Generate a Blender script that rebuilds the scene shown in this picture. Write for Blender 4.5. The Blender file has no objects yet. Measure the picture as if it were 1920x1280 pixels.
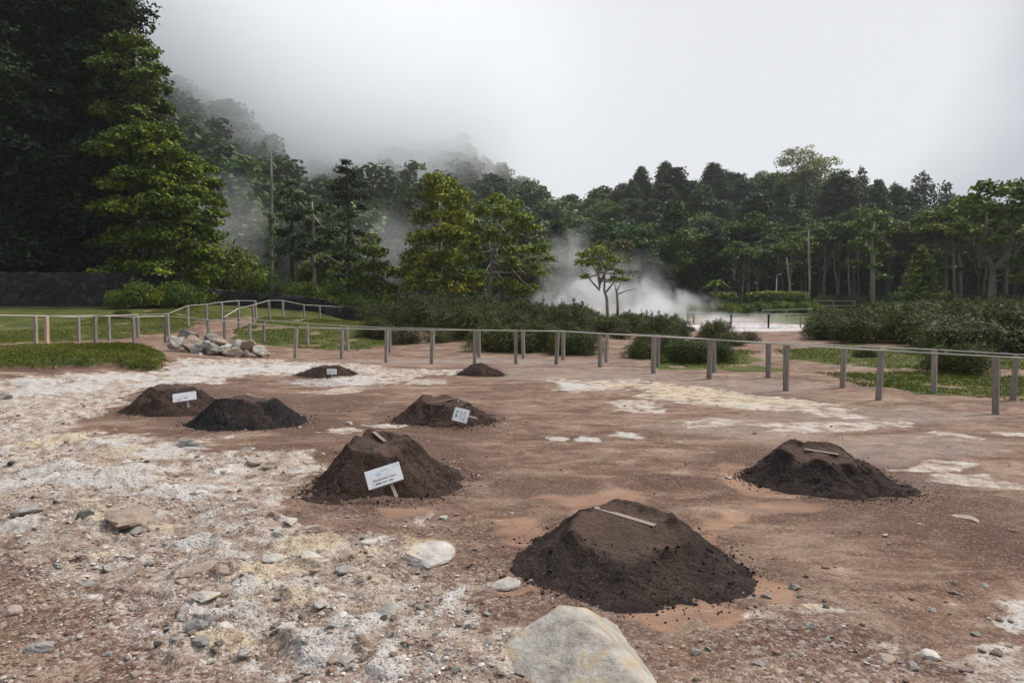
import bpy, math, random
import numpy as np
from mathutils import Vector, Matrix

# ------------------------------------------------------------------ camera, sky, sun, exposure
SC = bpy.context.scene
COL = SC.collection
F, CX, CY, HORIZON, EYE = 1280.0, 960.0, 640.0, 553.0, 1.75
PITCH = math.atan((CY - HORIZON) / F)
cam = bpy.data.cameras.new("camera")
cam.sensor_width = 36.0
cam.lens = F / 1920.0 * 36.0
cam.clip_start, cam.clip_end = 0.05, 4000
camo = bpy.data.objects.new("camera", cam)
COL.objects.link(camo)
camo.location = (0, 0, EYE)
camo.rotation_euler = (math.radians(90) - PITCH, 0, 0)
SC.camera = camo
ZENITH = 4.0
SUN_AZ, SUN_EL = math.radians(62), math.radians(50)      # azimuth from +Y towards +X

world = bpy.data.worlds.new("World")
SC.world = world
world.use_nodes = True
wn, wl = world.node_tree.nodes, world.node_tree.links
wn.clear()
sky = wn.new("ShaderNodeTexSky"); sky.sky_type = 'NISHITA'; sky.sun_disc = False
sky.sun_elevation = SUN_EL; sky.sun_rotation = SUN_AZ
bg1 = wn.new("ShaderNodeBackground"); bg1.inputs[1].default_value = 0.10
wl.new(sky.outputs[0], bg1.inputs[0])
tc = wn.new("ShaderNodeTexCoord")
dot = wn.new("ShaderNodeVectorMath"); dot.operation = 'DOT_PRODUCT'
gd = Vector((0.13, 1.0, 0.40)).normalized()
dot.inputs[1].default_value = gd
wl.new(tc.outputs['Generated'], dot.inputs[0])
nz = wn.new("ShaderNodeTexNoise"); nz.inputs['Scale'].default_value = 2.2; nz.inputs['Detail'].default_value = 3
wl.new(tc.outputs['Generated'], nz.inputs['Vector'])
add = wn.new("ShaderNodeMath"); add.operation = 'MULTIPLY_ADD'; add.inputs[1].default_value = 0.16
wl.new(nz.outputs[0], add.inputs[0]); wl.new(dot.outputs['Value'], add.inputs[2])
ramp = wn.new("ShaderNodeValToRGB"); ramp.color_ramp.interpolation = 'B_SPLINE'
e = ramp.color_ramp.elements
e[0].position = 0.74; e[0].color = (0.24, 0.265, 0.305, 1)
e[1].position = 1.12; e[1].color = (0.70, 0.705, 0.72, 1)
m = e.new(0.95); m.color = (0.37, 0.395, 0.43, 1)
wl.new(add.outputs[0], ramp.inputs[0])
bg2 = wn.new("ShaderNodeBackground"); bg2.inputs[1].default_value = 1.0
sxz = wn.new("ShaderNodeSeparateXYZ"); wl.new(tc.outputs['Generated'], sxz.inputs[0])
zr = wn.new("ShaderNodeMapRange"); zr.interpolation_type = 'SMOOTHSTEP'          # overcast: several times brighter overhead than low down
zr.inputs[1].default_value = .40; zr.inputs[2].default_value = .95; zr.inputs[3].default_value = 1.0; zr.inputs[4].default_value = ZENITH
wl.new(sxz.outputs[2], zr.inputs[0]); wl.new(zr.outputs[0], bg2.inputs[1])
wl.new(ramp.outputs[0], bg2.inputs[0])
mixw = wn.new("ShaderNodeMixShader"); mixw.inputs[0].default_value = 0.95
wl.new(bg1.outputs[0], mixw.inputs[1]); wl.new(bg2.outputs[0], mixw.inputs[2])
wo = wn.new("ShaderNodeOutputWorld"); wl.new(mixw.outputs[0], wo.inputs[0])

sun = bpy.data.lights.new("sun", 'SUN'); sun.energy = 3.2; sun.angle = math.radians(12); sun.color = (1.0, 0.95, 0.88)
suno = bpy.data.objects.new("sun", sun); COL.objects.link(suno)
sd = Vector((math.sin(SUN_AZ) * math.cos(SUN_EL), math.cos(SUN_AZ) * math.cos(SUN_EL), math.sin(SUN_EL)))
suno.rotation_euler = sd.to_track_quat('Z', 'Y').to_euler()
SC.view_settings.view_transform = 'Standard'
SC.view_settings.look = 'None'
SC.view_settings.exposure = 0.35
SC.view_settings.gamma = 1.0
cy = SC.cycles
cy.max_bounces = 10; cy.diffuse_bounces = 3; cy.glossy_bounces = 2; cy.transmission_bounces = 2
cy.transparent_max_bounces = 8; cy.volume_bounces = 8
cy.volume_max_steps = 64
cy.use_denoising = True
cy.sample_clamp_indirect = 5

# ------------------------------------------------------------------ projection helpers
cp, sp = math.cos(PITCH), math.sin(PITCH)
def ray(px, py):
    u, v = (px - CX) / F, (CY - py) / F
    return np.array([u, cp + v * sp, -sp + v * cp])
def at_d(px, py, Y):
    r = ray(px, py)
    return np.array([0, 0, EYE]) + r * (Y / r[1])
def at_z(px, py, z=0.0):
    r = ray(px, py)
    return np.array([0, 0, EYE]) + r * ((z - EYE) / r[2])
def x_at(px, Y):                                        # x of a column of the photo at distance Y
    return (px - CX) / F * Y / cp

# ------------------------------------------------------------------ noise
def _h(ix, iy, s):
    n = (ix.astype(np.int64) * 374761393 + iy.astype(np.int64) * 668265263 + s * 1442695041) & 0x7fffffff
    n = ((n ^ (n >> 13)) * 1274126177) & 0x7fffffff
    return ((n ^ (n >> 16)) & 0xffff) / 32767.5 - 1.0
def vn(x, y, s=0):
    ix, iy = np.floor(x), np.floor(y)
    fx, fy = x - ix, y - iy
    fx = fx * fx * (3 - 2 * fx); fy = fy * fy * (3 - 2 * fy)
    a = _h(ix, iy, s); b = _h(ix + 1, iy, s); c = _h(ix, iy + 1, s); d = _h(ix + 1, iy + 1, s)
    return (a + (b - a) * fx) * (1 - fy) + (c + (d - c) * fx) * fy
def fbm(x, y, o=4, s=0, g=0.5):
    t, a = 0, 1.0
    for i in range(o):
        t = t + a * vn(x * 2 ** i + 17.3 * i, y * 2 ** i - 9.1 * i, s + i); a *= g
    return t
def vn3(p, s=0):
    return (vn(p[:, 0] + 31.7 * np.floor(p[:, 2] * 1.0), p[:, 1], s) * 0 + vn(p[:, 0] + p[:, 2] * .6, p[:, 1] - p[:, 2] * .8, s)
            + vn(p[:, 1] * .9 + 7, p[:, 2] * 1.1 + p[:, 0] * .4, s + 5)) * .6
def sst(a, b, x):
    t = np.clip((x - a) / (b - a), 0, 1)
    return t * t * (3 - 2 * t)

# ------------------------------------------------------------------ fences as measured: (px, foot y, distance)
FA = [(-120, 668, 14.6), (-10, 658, 16.2), (89, 651, 17.8), (180, 648, 19.5), (252, 645, 20.5), (310, 640, 22), (392, 648, 21.5), (470, 656, 20.6),
      (555, 671, 19), (641, 671, 18.9), (725, 676, 18.2), (810, 680, 17.6), (890, 681, 17.5), (967, 680, 17.6), (1044, 682, 17.4),
      (1125, 688, 16.6), (1225, 698, 15.4), (1330, 710, 14.3), (1473, 730, 12.7), (1648, 750, 11.4), (1865, 772, 10.2), (2160, 800, 9.1)]
FB = [(2090, 760, 10.9), (1900, 747, 11.5), (1750, 735, 12.3), (1580, 722, 13.2), (1440, 708, 14.4), (1338, 698, 15.6), (1233, 686, 16.9), (1137, 678, 18),
      (1056, 673, 18.8), (981, 672, 19), (898, 668, 19.5), (812, 664, 20.3), (731, 660, 21.4), (652, 657, 22.4), (577, 650, 23.2), (495, 643, 24), (421, 635, 24.4),
      (448, 615, 26), (475, 608, 28), (505, 598, 30), (531, 595, 31.5), (570, 600, 36), (600, 600, 39), (645, 601, 42.5)]
FC = [(-130, 655, 15.8), (-30, 650, 17.6), (68, 644, 19.3), (148, 640, 21.3), (205, 637, 22.5), (260, 633, 24), (316, 629, 24.6), (353, 612, 27), (388, 606, 28),
      (416, 601, 29), (448, 597, 30.5), (480, 595, 32)]

CT = []
for L in (FA, FB, FC):
    for (px, py, d) in L:
        q = at_d(px, py, d); CT.append((q[0], q[1], q[2]))
for x in np.arange(-14, 15, 4):
    for y in (-12, -6, 0, 3, 6, 9, 12): CT.append((x, y, 0.0))
for (px, py, d) in [(0, 575, 36), (170, 577, 36), (345, 577, 36.5), (-300, 575, 36), (420, 580, 38), (600, 585, 42), (830, 590, 42), (-200, 640, 20), (-300, 690, 13),
                    (450, 605, 34), (600, 605, 29), (700, 618, 28), (0, 610, 27), (200, 600, 29)]:
    q = at_d(px, py, d); CT.append(tuple(q))
for (px, d, z) in [(750, 32, .2), (900, 32, .1), (1050, 30, .1), (1150, 27, .1), (1300, 24, .0), (800, 45, .1), (1000, 42, .0), (1150, 45, -.1), (1300, 45, -.2),
                   (1450, 38, -.1), (1450, 28, 0), (1450, 47, -.1), (1600, 30, .1), (1800, 22, .1), (2100, 20, .1), (1400, 66, .45), (1250, 66, .3), (1550, 66, .3), (1700, 50, .2),
                   (2000, 50, .2), (1000, 66, .1), (700, 66, .1), (300, 60, .8), (0, 60, 1.2), (-400, 60, 1.4), (-600, 40, 1.2), (-800, 25, .6), (2400, 40, .2), (1200, 19, -.02), (1900, 17, .02), (2400, 14, 0)]:
    CT.append((x_at(px, d), d, z))
CT = np.array(CT)
def _tps(r2): return 0.5 * r2 * np.log(r2 + 1e-9)
_n = len(CT)
_K = _tps(((CT[:, None, :2] - CT[None, :, :2]) ** 2).sum(-1)) + np.eye(_n) * 1.2
_P = np.c_[np.ones(_n), CT[:, :2]]
_A = np.block([[_K, _P], [_P.T, np.zeros((3, 3))]])
_W = np.linalg.solve(_A, np.r_[CT[:, 2], 0, 0, 0])
def T0(x, y):
    x = np.atleast_1d(np.asarray(x, float)); y = np.atleast_1d(np.asarray(y, float))
    out = np.empty(x.shape).ravel(); xf, yf = x.ravel(), y.ravel()
    for i in range(0, len(xf), 50000):
        xs, ys = xf[i:i + 50000], yf[i:i + 50000]
        r2 = (xs[:, None] - CT[None, :, 0]) ** 2 + (ys[:, None] - CT[None, :, 1]) ** 2
        out[i:i + 50000] = _tps(r2) @ _W[:_n] + _W[_n] + _W[_n + 1] * xs + _W[_n + 2] * ys
    out = np.clip(out, -1.0, 2.2)
    R = np.hypot(xf, yf)
    k = sst(58, 80, R) ; k = np.maximum(k, sst(-2, -12, yf))
    return (out * (1 - k) + 0.15 * k).reshape(x.shape)

def to_world(poly):                                     # pixel outline -> outline on the ground
    out = []
    for (px, py) in poly:
        z = 0.0
        for _ in range(12):
            q = at_z(px, max(py, 572), z); z = z * .5 + .5 * float(T0(q[0], q[1])[0])
        out.append((q[0], q[1]))
    return np.array(out)
def sdist(x, y, P):
    d = np.full(x.shape, 1e9); ins = np.zeros(x.shape, bool)
    n = len(P)
    for i in range(n):
        ax, ay = P[i]; bx, by = P[(i + 1) % n]
        ex, ey = bx - ax, by - ay
        t = np.clip(((x - ax) * ex + (y - ay) * ey) / (ex * ex + ey * ey + 1e-9), 0, 1)
        d = np.minimum(d, np.hypot(x - ax - t * ex, y - ay - t * ey))
        c = ((ay > y) != (by > y))
        with np.errstate(divide='ignore', invalid='ignore'):
            xi = ax + (y - ay) * ex / (ey if abs(ey) > 1e-9 else 1e-9)
        ins ^= c & (x < xi)
    return np.where(ins, d, -d)

LAWN_FRONT = to_world([(-500, 700), (-200, 695), (0, 692), (100, 693), (190, 686), (250, 688), (298, 694), (308, 680), (296, 662), (250, 652), (150, 653), (60, 656), (-200, 675), (-500, 685)])
LAWN_BACK = to_world([(-700, 660), (-60, 645), (60, 641), (150, 637), (260, 630), (330, 622), (380, 605), (430, 597), (470, 592), (470, 580), (300, 577), (0, 575), (-700, 575)])
LAWN_MID = to_world([(434, 632), (440, 618), (470, 610), (510, 600), (560, 590), (640, 590), (700, 600), (760, 625), (800, 640), (720, 648), (660, 658), (600, 655), (500, 646)])
G_RIGHT = [to_world(p) for p in ([(1530, 698), (1700, 698), (1960, 706), (2150, 770), (1900, 748), (1740, 734), (1600, 716)],
                                 [(1460, 655), (1600, 645), (1900, 665), (2050, 690), (1800, 694), (1640, 686), (1480, 672)],
                                 [(1180, 655), (1300, 660), (1420, 655), (1400, 688), (1250, 690)],
                                 [(1320, 688), (1420, 680), (1500, 690), (1400, 698)],
                                 [(1520, 574), (1570, 574), (1545, 584), (1515, 585)])]

# hills: bowl around the valley; (px, skyline y with trees, base distance, ridge distance)
HT = np.array([(-900, 60, 70, 230), (-300, 60, 75, 240), (0, 70, 85, 260), (300, 105, 95, 262), (380, 150, 95, 250), (470, 215, 95, 240), (520, 275, 98, 250), (570, 290, 100, 300),
               (700, 262, 100, 330), (860, 275, 105, 330), (930, 315, 110, 310), (1000, 360, 112, 280), (1075, 383, 112, 240), (1115, 352, 108, 190), (1180, 335, 108, 180), (1250, 318, 108, 178), (1450, 322, 108, 178),
               (1620, 345, 108, 175), (1720, 372, 108, 175), (1800, 400, 108, 175), (1900, 372, 105, 175), (2300, 330, 95, 175), (3200, 300, 90, 175)], float)
TREE_H = 13.0
def hill_par(x, y):
    px = CX + F * x / np.maximum(y, 1e-3)
    px = np.where(y <= 1, np.where(x < 0, -900, 3200), px)
    px = np.clip(px, -900, 3200)
    sk = np.interp(px, HT[:, 0], HT[:, 1]); db = np.interp(px, HT[:, 0], HT[:, 2]); dr = np.interp(px, HT[:, 0], HT[:, 3])
    H = (HORIZON - sk) / F * dr + EYE - TREE_H
    return db, dr, H
def hill(x, y):
    db, dr, H = hill_par(x, y)
    d = np.where(y > 1, y * 1.0, np.hypot(x, y))
    d = np.where(np.abs(x) > 1.2 * np.maximum(y, 1), np.abs(x) * .83, d)
    t = np.clip((d - db) / (dr - db), 0, 1.6)
    z = np.where(t < 1, H * (t ** 1.15), H * (1 - 0.35 * (t - 1)))
    z = z + fbm(x / 35, y / 35, 3, 40) * 3.2 * np.clip(t * 3, 0, 1)
    return z - 0.8 * sst(4, 0, d - db)
def T(x, y):
    """ground or hill surface height"""
    x = np.atleast_1d(np.asarray(x, float)); y = np.atleast_1d(np.asarray(y, float))
    z = T0(x, y)
    s = sdist(x, y, LAWN_FRONT) + fbm(x * 2, y * 2, 3, 9) * .18
    z = z + 0.17 * sst(-.05, .22, s) - 0.02
    for L in (LAWN_BACK, LAWN_MID):
        z = z + 0.04 * sst(-.05, .3, sdist(x, y, L))
    return z
def TH(x, y):
    x = np.atleast_1d(np.asarray(x, float)); y = np.atleast_1d(np.asarray(y, float))
    return np.maximum(T(x, y), hill(x, y))
def gz(x, y): return float(TH(x, y)[0])

# ------------------------------------------------------------------ object helpers
def tag(o, label=None, cat=None, group=None, kind=None):
    if label: o['label'] = label
    if cat: o['category'] = cat
    if group: o['group'] = group
    if kind: o['kind'] = kind
    return o
def empty(name, loc, rz=0.0, label=None, cat=None, group=None):
    o = bpy.data.objects.new(name, None); COL.objects.link(o)
    o.empty_display_size = .1; o.location = loc; o.rotation_euler = (0, 0, rz)
    return tag(o, label, cat, group)
def mesh_np(name, V, Fc, mat=None, parent=None, smooth=False, attrs=None, nside=4):
    """V (n,3), Fc (m,nside) arrays or a list of such arrays"""
    me = bpy.data.meshes.new(name)
    V = np.asarray(V, np.float32)
    fl = Fc if isinstance(Fc, list) else [Fc]
    fl = [np.asarray(f, np.int32) for f in fl if len(f)]
    me.vertices.add(len(V)); me.vertices.foreach_set('co', V.ravel())
    loops = np.concatenate([f.ravel() for f in fl])
    tot = np.concatenate([np.full(len(f), f.shape[1], np.int32) for f in fl])
    me.loops.add(len(loops)); me.loops.foreach_set('vertex_index', loops)
    me.polygons.add(len(tot))
    st = np.concatenate([[0], np.cumsum(tot)[:-1]]).astype(np.int32)
    me.polygons.foreach_set('loop_start', st); me.polygons.foreach_set('loop_total', tot)
    me.polygons.foreach_set('use_smooth', np.full(len(tot), smooth))
    me.update(calc_edges=True)
    for k, a in (attrs or {}).items():
        at = me.color_attributes.new(k, 'FLOAT_COLOR', 'POINT')
        at.data.foreach_set('color', np.asarray(a, np.float32).ravel())
    if mat: me.materials.append(mat)
    o = bpy.data.objects.new(name, me); COL.objects.link(o)
    if parent: o.parent = parent
    return o
class MB:
    def __init__(s): s.v = []; s.q = []; s.t = []; s.n = 0; s.c = []
    def add(s, V, Q=None, Tr=None, c=None):
        V = np.asarray(V, float)
        if Q is not None and len(Q): s.q.append(np.asarray(Q) + s.n)
        if Tr is not None and len(Tr): s.t.append(np.asarray(Tr) + s.n)
        s.v.append(V); s.n += len(V)
        s.c.append(np.zeros((len(V), 4)) + (np.asarray(c) if c is not None else np.array([.5, .5, .5, 1])))
    def tube(s, pts, rad, sides=8, cap=True):
        pts = np.asarray(pts, float); n = len(pts); rad = np.broadcast_to(np.asarray(rad, float), (n,))
        tg = np.gradient(pts, axis=0); tg /= np.linalg.norm(tg, axis=1)[:, None] + 1e-9
        ref = np.array([0, 0, 1.0]) if abs(tg[0, 2]) < .9 else np.array([0, 1.0, 0])
        V = []
        a = np.arange(sides) * 2 * math.pi / sides
        u = np.cross(tg[0], ref); u /= np.linalg.norm(u)
        for i in range(n):
            u = u - tg[i] * u.dot(tg[i]); u /= np.linalg.norm(u) + 1e-9
            w = np.cross(tg[i], u)
            V.append(pts[i] + rad[i] * (np.cos(a)[:, None] * u + np.sin(a)[:, None] * w))
        V = np.concatenate(V)
        i = np.arange(n - 1)[:, None] * sides; j = np.arange(sides)[None]; k = (j + 1) % sides
        Q = np.stack([i + j, i + k, i + k + sides, i + j + sides], -1).reshape(-1, 4)
        Tr = None
        if cap:
            V = np.vstack([V, pts[-1] + tg[-1] * rad[-1] * .15, pts[0]])
            b = (n - 1) * sides; jj = np.arange(sides); kk = (jj + 1) % sides
            Tr = np.vstack([np.c_[b + jj, b + kk, np.full(sides, len(V) - 2)], np.c_[kk, jj, np.full(sides, len(V) - 1)]])
        s.add(V, Q, Tr)
    def box(s, c, h, R=None):
        g = np.array([(x, y, z) for z in (-1, 1) for y in (-1, 1) for x in (-1, 1)], float) * np.asarray(h)
        if R is not None: g = g @ np.asarray(R).T
        s.add(g + np.asarray(c), [(0, 2, 3, 1), (4, 5, 7, 6), (0, 1, 5, 4), (2, 6, 7, 3), (0, 4, 6, 2), (1, 3, 7, 5)])
    def build(s, name, mat, parent=None, smooth=False, attr=False):
        f = []
        if s.q: f.append(np.concatenate(s.q))
        if s.t: f.append(np.concatenate(s.t))
        return mesh_np(name, np.concatenate(s.v), f, mat, parent, smooth, {'col': np.concatenate(s.c)} if attr else None)
def bevel(o, w, seg=2):
    m = o.modifiers.new('bevel', 'BEVEL'); m.width = w; m.segments = seg; m.limit_method = 'ANGLE'
def copy_tree(o, parent=None):
    c = o.copy(); COL.objects.link(c)
    if parent: c.parent = parent
    for ch in list(o.children): copy_tree(ch, c)
    return c

# ------------------------------------------------------------------ materials
def newmat(name):
    m = bpy.data.materials.new(name); m.use_nodes = True
    n = m.node_tree.nodes; l = m.node_tree.links
    b = n.get('Principled BSDF')
    return m, n, l, b
def N(n, t, **k):
    x = n.new(t)
    for a, v in k.items():
        if a in ('op', 'operation'): x.operation = v
        elif a == 'blend': x.data_type = 'RGBA'; x.blend_type = v
        elif a.startswith('i_'):
            x.inputs[a[2:].replace('_', ' ')].default_value = v
        else: setattr(x, a, v)
    return x
def noise(n, l, vec, scale, det=4, rough=.55, dist=0):
    t = n.new('ShaderNodeTexNoise'); t.inputs['Scale'].default_value = scale; t.inputs['Detail'].default_value = det
    t.inputs['Roughness'].default_value = rough; t.inputs['Distortion'].default_value = dist
    if vec: l.new(vec, t.inputs['Vector'])
    return t.outputs[0]
def ramp_(n, l, fac, stops, interp='LINEAR'):
    r = n.new('ShaderNodeValToRGB'); r.color_ramp.interpolation = interp
    els = r.color_ramp.elements
    while len(els) < len(stops): els.new(.5)
    for e, (p, c) in zip(els, stops):
        e.position = p; e.color = tuple(c) + (1,) if len(c) == 3 else c
    if fac is not None: l.new(fac, r.inputs[0])
    return r.outputs[0]
def mixc(n, l, fac, a, b, blend='MIX'):
    x = n.new('ShaderNodeMix'); x.data_type = 'RGBA'; x.blend_type = blend
    for s, v in ((x.inputs[0], fac), (x.inputs[6], a), (x.inputs[7], b)):
        if isinstance(v, (int, float)): s.default_value = v
        elif isinstance(v, tuple): s.default_value = v + (1,) if len(v) == 3 else v
        else: l.new(v, s)
    return x.outputs[2]
def mth(n, l, op, a, b=0.0, c=None, clamp=False):
    x = n.new('ShaderNodeMath'); x.operation = op; x.use_clamp = clamp
    for i, v in enumerate((a, b) if c is None else (a, b, c)):
        if isinstance(v, (int, float)): x.inputs[i].default_value = v
        else: l.new(v, x.inputs[i])
    return x.outputs[0]
def bump(n, l, b, h, strength=.5, dist=.02, prev=None):
    x = n.new('ShaderNodeBump'); x.inputs['Strength'].default_value = strength; x.inputs['Distance'].default_value = dist
    l.new(h, x.inputs['Height'])
    if prev: l.new(prev, x.inputs['Normal'])
    if b: l.new(x.outputs[0], b.inputs['Normal'])
    return x.outputs[0]
def thr(n, l, val, a, b):
    x = n.new('ShaderNodeMapRange'); x.interpolation_type = 'SMOOTHSTEP'
    x.inputs[1].default_value = a; x.inputs[2].default_value = b
    l.new(val, x.inputs[0]); return x.outputs[0]

def leaf_mat(name, cols, rough=.55, trans=.12, spec=.12, obj_var=.35, nscale=.35):
    m, n, l, b = newmat(name)
    at = N(n, 'ShaderNodeAttribute', attribute_name='col')
    sx = n.new('ShaderNodeSeparateColor'); l.new(at.outputs['Color'], sx.inputs[0])
    oi = n.new('ShaderNodeObjectInfo')
    t = n.new('ShaderNodeTexCoord')
    nn = noise(n, l, t.outputs['Object'], nscale, 3)
    f = mth(n, l, 'MULTIPLY_ADD', sx.outputs[0], .75, mth(n, l, 'MULTIPLY_ADD', nn, .9, -.33))
    base = ramp_(n, l, f, [(i / (len(cols) - 1), c) for i, c in enumerate(cols)])
    hsv = n.new('ShaderNodeHueSaturation'); l.new(base, hsv.inputs['Color'])
    l.new(mth(n, l, 'MULTIPLY_ADD', oi.outputs['Random'], obj_var, 1 - obj_var * .5), hsv.inputs['Value'])
    l.new(mth(n, l, 'MULTIPLY_ADD', oi.outputs['Random'], -.04, .52), hsv.inputs['Hue'])
    l.new(hsv.outputs[0], b.inputs['Base Color'])
    b.inputs['Roughness'].default_value = rough; b.inputs['Specular IOR Level'].default_value = spec
    if trans > 0:
        tr = n.new('ShaderNodeBsdfTranslucent'); l.new(mixc(n, l, .6, hsv.outputs[0], (.16, .2, .02)), tr.inputs[0])
        mx = n.new('ShaderNodeMixShader'); mx.inputs[0].default_value = trans
        l.new(b.outputs[0], mx.inputs[1]); l.new(tr.outputs[0], mx.inputs[2])
        l.new(mx.outputs[0], n['Material Output'].inputs[0])
    return m
M = {}
M['leaf_bright'] = leaf_mat('young green foliage', [(.024, .050, .008), (.075, .115, .012), (.18, .21, .018), (.38, .375, .030)])
M['leaf_mid'] = leaf_mat('green foliage', [(.022, .054, .011), (.058, .105, .016), (.118, .165, .024), (.22, .25, .034)])
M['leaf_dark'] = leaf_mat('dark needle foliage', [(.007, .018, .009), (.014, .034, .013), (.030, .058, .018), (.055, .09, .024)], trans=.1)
M['leaf_black'] = leaf_mat('very dark needle foliage', [(.004, .010, .006), (.009, .021, .011), (.018, .037, .015), (.034, .058, .020)], trans=.08)  # backlit darkness of the left grove is put into this base colour
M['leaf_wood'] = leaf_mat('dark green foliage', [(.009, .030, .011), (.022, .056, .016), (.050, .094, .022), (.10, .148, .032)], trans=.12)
M['leaf_gold'] = leaf_mat('golden green foliage', [(.042, .074, .011), (.11, .150, .020), (.20, .235, .030), (.36, .36, .050)], nscale=.5)
M['leaf_pale'] = leaf_mat('pale sparse foliage', [(.12, .14, .05), (.2, .22, .09), (.3, .3, .12), (.36, .36, .17)])
M['leaf_heath'] = leaf_mat('heath foliage', [(.014, .024, .007), (.036, .050, .012), (.075, .086, .020), (.15, .14, .036)], nscale=1.2)
M['leaf_olive'] = leaf_mat('olive foliage', [(.03, .034, .012), (.06, .064, .02), (.10, .10, .03), (.17, .15, .05)], nscale=.8)
M['leaf_brown'] = leaf_mat('brown twiggy foliage', [(.025, .02, .016), (.05, .038, .028), (.08, .06, .042), (.12, .09, .06)], nscale=1.2)
M['leaf_hedge_sunlit'] = leaf_mat('sunlit yellow green foliage', [(.05, .07, .012), (.10, .13, .02), (.20, .21, .03), (.30, .28, .04)], nscale=1.0)

def bark_mat(name, c0, c1, sc=6):
    m, n, l, b = newmat(name)
    t = n.new('ShaderNodeTexCoord'); mp = n.new('ShaderNodeMapping'); mp.inputs['Scale'].default_value = (1, 1, .25)
    l.new(t.outputs['Object'], mp.inputs[0])
    f = noise(n, l, mp.outputs[0], sc, 6, .65)
    l.new(ramp_(n, l, f, [(.3, c0), (.7, c1)]), b.inputs['Base Color'])
    b.inputs['Roughness'].default_value = .9
    bump(n, l, b, f, .8, .04)
    return m
M['bark'] = bark_mat('dark bark', (.025, .02, .016), (.075, .06, .048))
M['bark_pale'] = bark_mat('pale bark', (.16, .14, .10), (.36, .32, .25))
M['bark_grey'] = bark_mat('grey bark', (.09, .08, .06), (.22, .195, .15))

# ------------------------------------------------------------------ ground painting
def blob(px, py, rx, ry, ch, s=1.0, rot=0):
    q = at_z(px, py, 0); d = q[1]
    return (q[0], d, rx * d / F, ry * d * d / (F * EYE), ch, s, rot)
CRUST_POLY = to_world([(-900, 712), (0, 703), (150, 700), (300, 697), (340, 668), (480, 672), (620, 678), (740, 690), (860, 694), (800, 706), (700, 716), (560, 706), (470, 706), (420, 716), (300, 712), (235, 745),
                       (150, 790), (330, 800), (420, 830), (560, 850), (520, 905), (480, 960), (600, 985), (730, 1000), (860, 1060), (930, 1150), (980, 1240), (990, 1400), (620, 1600), (420, 1290), (300, 1180), (150, 1110), (60, 1040), (-200, 1010), (-900, 1000)])
GRAVEL_POLY = to_world([(-900, 860), (100, 880), (330, 880), (480, 960), (640, 1000), (900, 1080), (1000, 1180), (1300, 1200), (1500, 1150), (1700, 1180), (2000, 1230), (2400, 1500), (900, 1900), (-900, 1700)])
BL = []
def B(*a, **k): BL.append(blob(*a, **k))
# c pale crust, y yellow, k dark soil, o smooth orange clay, w white, g grey dust
for a in [(1110, 722, 60, 12), (1060, 716, 30, 8), (1300, 738, 110, 20), (1400, 748, 110, 16), (1480, 758, 90, 12), (1170, 714, 60, 9), (1250, 725, 50, 10), (1045, 818, 34, 6), (1140, 812, 30, 5),
          (1560, 772, 70, 10), (1815, 826, 52, 11), (1900, 812, 40, 7), (1790, 872, 130, 10), (1600, 800, 160, 10), (1870, 900, 120, 14), (1880, 1165, 60, 40), (1840, 1240, 120, 40),
          (800, 1120, 60, 45), (780, 1200, 70, 60), (720, 1270, 90, 60), (880, 1130, 45, 30), (940, 1100, 40, 18), (830, 970, 14, 16), (790, 1235, 95, 60), (710, 712, 60, 8), (800, 718, 40, 7), (640, 728, 50, 6), (700, 798, 40, 7), (600, 812, 50, 7),
          (1480, 1190, 60, 20), (1530, 1160, 70, 22), (560, 900, 24, 8), (1200, 760, 60, 10), (1330, 790, 60, 8)]:
    B(*a, 'c', .95)
for a in [(235, 850, 50, 18), (240, 972, 66, 40), (20, 938, 40, 10), (560, 1078, 110, 26), (600, 1030, 70, 30), (480, 1090, 70, 18), (690, 1075, 60, 22), (430, 1250, 130, 26), (560, 1150, 90, 30), (160, 950, 60, 12),
          (200, 1080, 40, 10), (60, 1080, 40, 12), (1300, 735, 110, 16), (1170, 716, 55, 9), (1420, 752, 110, 12), (1240, 722, 60, 10), (1510, 1150, 60, 14), (790, 1050, 50, 28), (120, 830, 90, 8), (330, 1000, 80, 18), (30, 1270, 90, 20)]:
    B(*a, 'y', .9)
for a in [(330, 745, 130, 36), (470, 770, 150, 45), (730, 880, 190, 85), (840, 780, 125, 36), (612, 700, 66, 14), (900, 696, 55, 12), (1190, 1060, 290, 120), (1560, 900, 240, 85), (1800, 930, 140, 60),
          (650, 750, 90, 18), (560, 800, 120, 28), (1380, 1170, 110, 30), (1100, 960, 130, 40), (1880, 1000, 100, 60), (1400, 870, 80, 20), (980, 900, 90, 26), (1250, 900, 100, 18), (560, 860, 100, 30), (1640, 1240, 160, 50),
          (1200, 1220, 90, 40), (640, 960, 110, 22)]:
    B(*a, 'k', .8)
for a in [(945, 1010, 52, 52), (1255, 1180, 80, 45), (1345, 1160, 50, 42), (1440, 1105, 46, 40), (1050, 930, 90, 14), (1290, 950, 60, 14), (1310, 1000, 40, 30), (1380, 900, 70, 22), (1450, 940, 80, 16), (760, 955, 80, 14), (1400, 1190, 50, 30), (1010, 1125, 50, 12)]:
    B(*a, 'o', 1.0)
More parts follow.
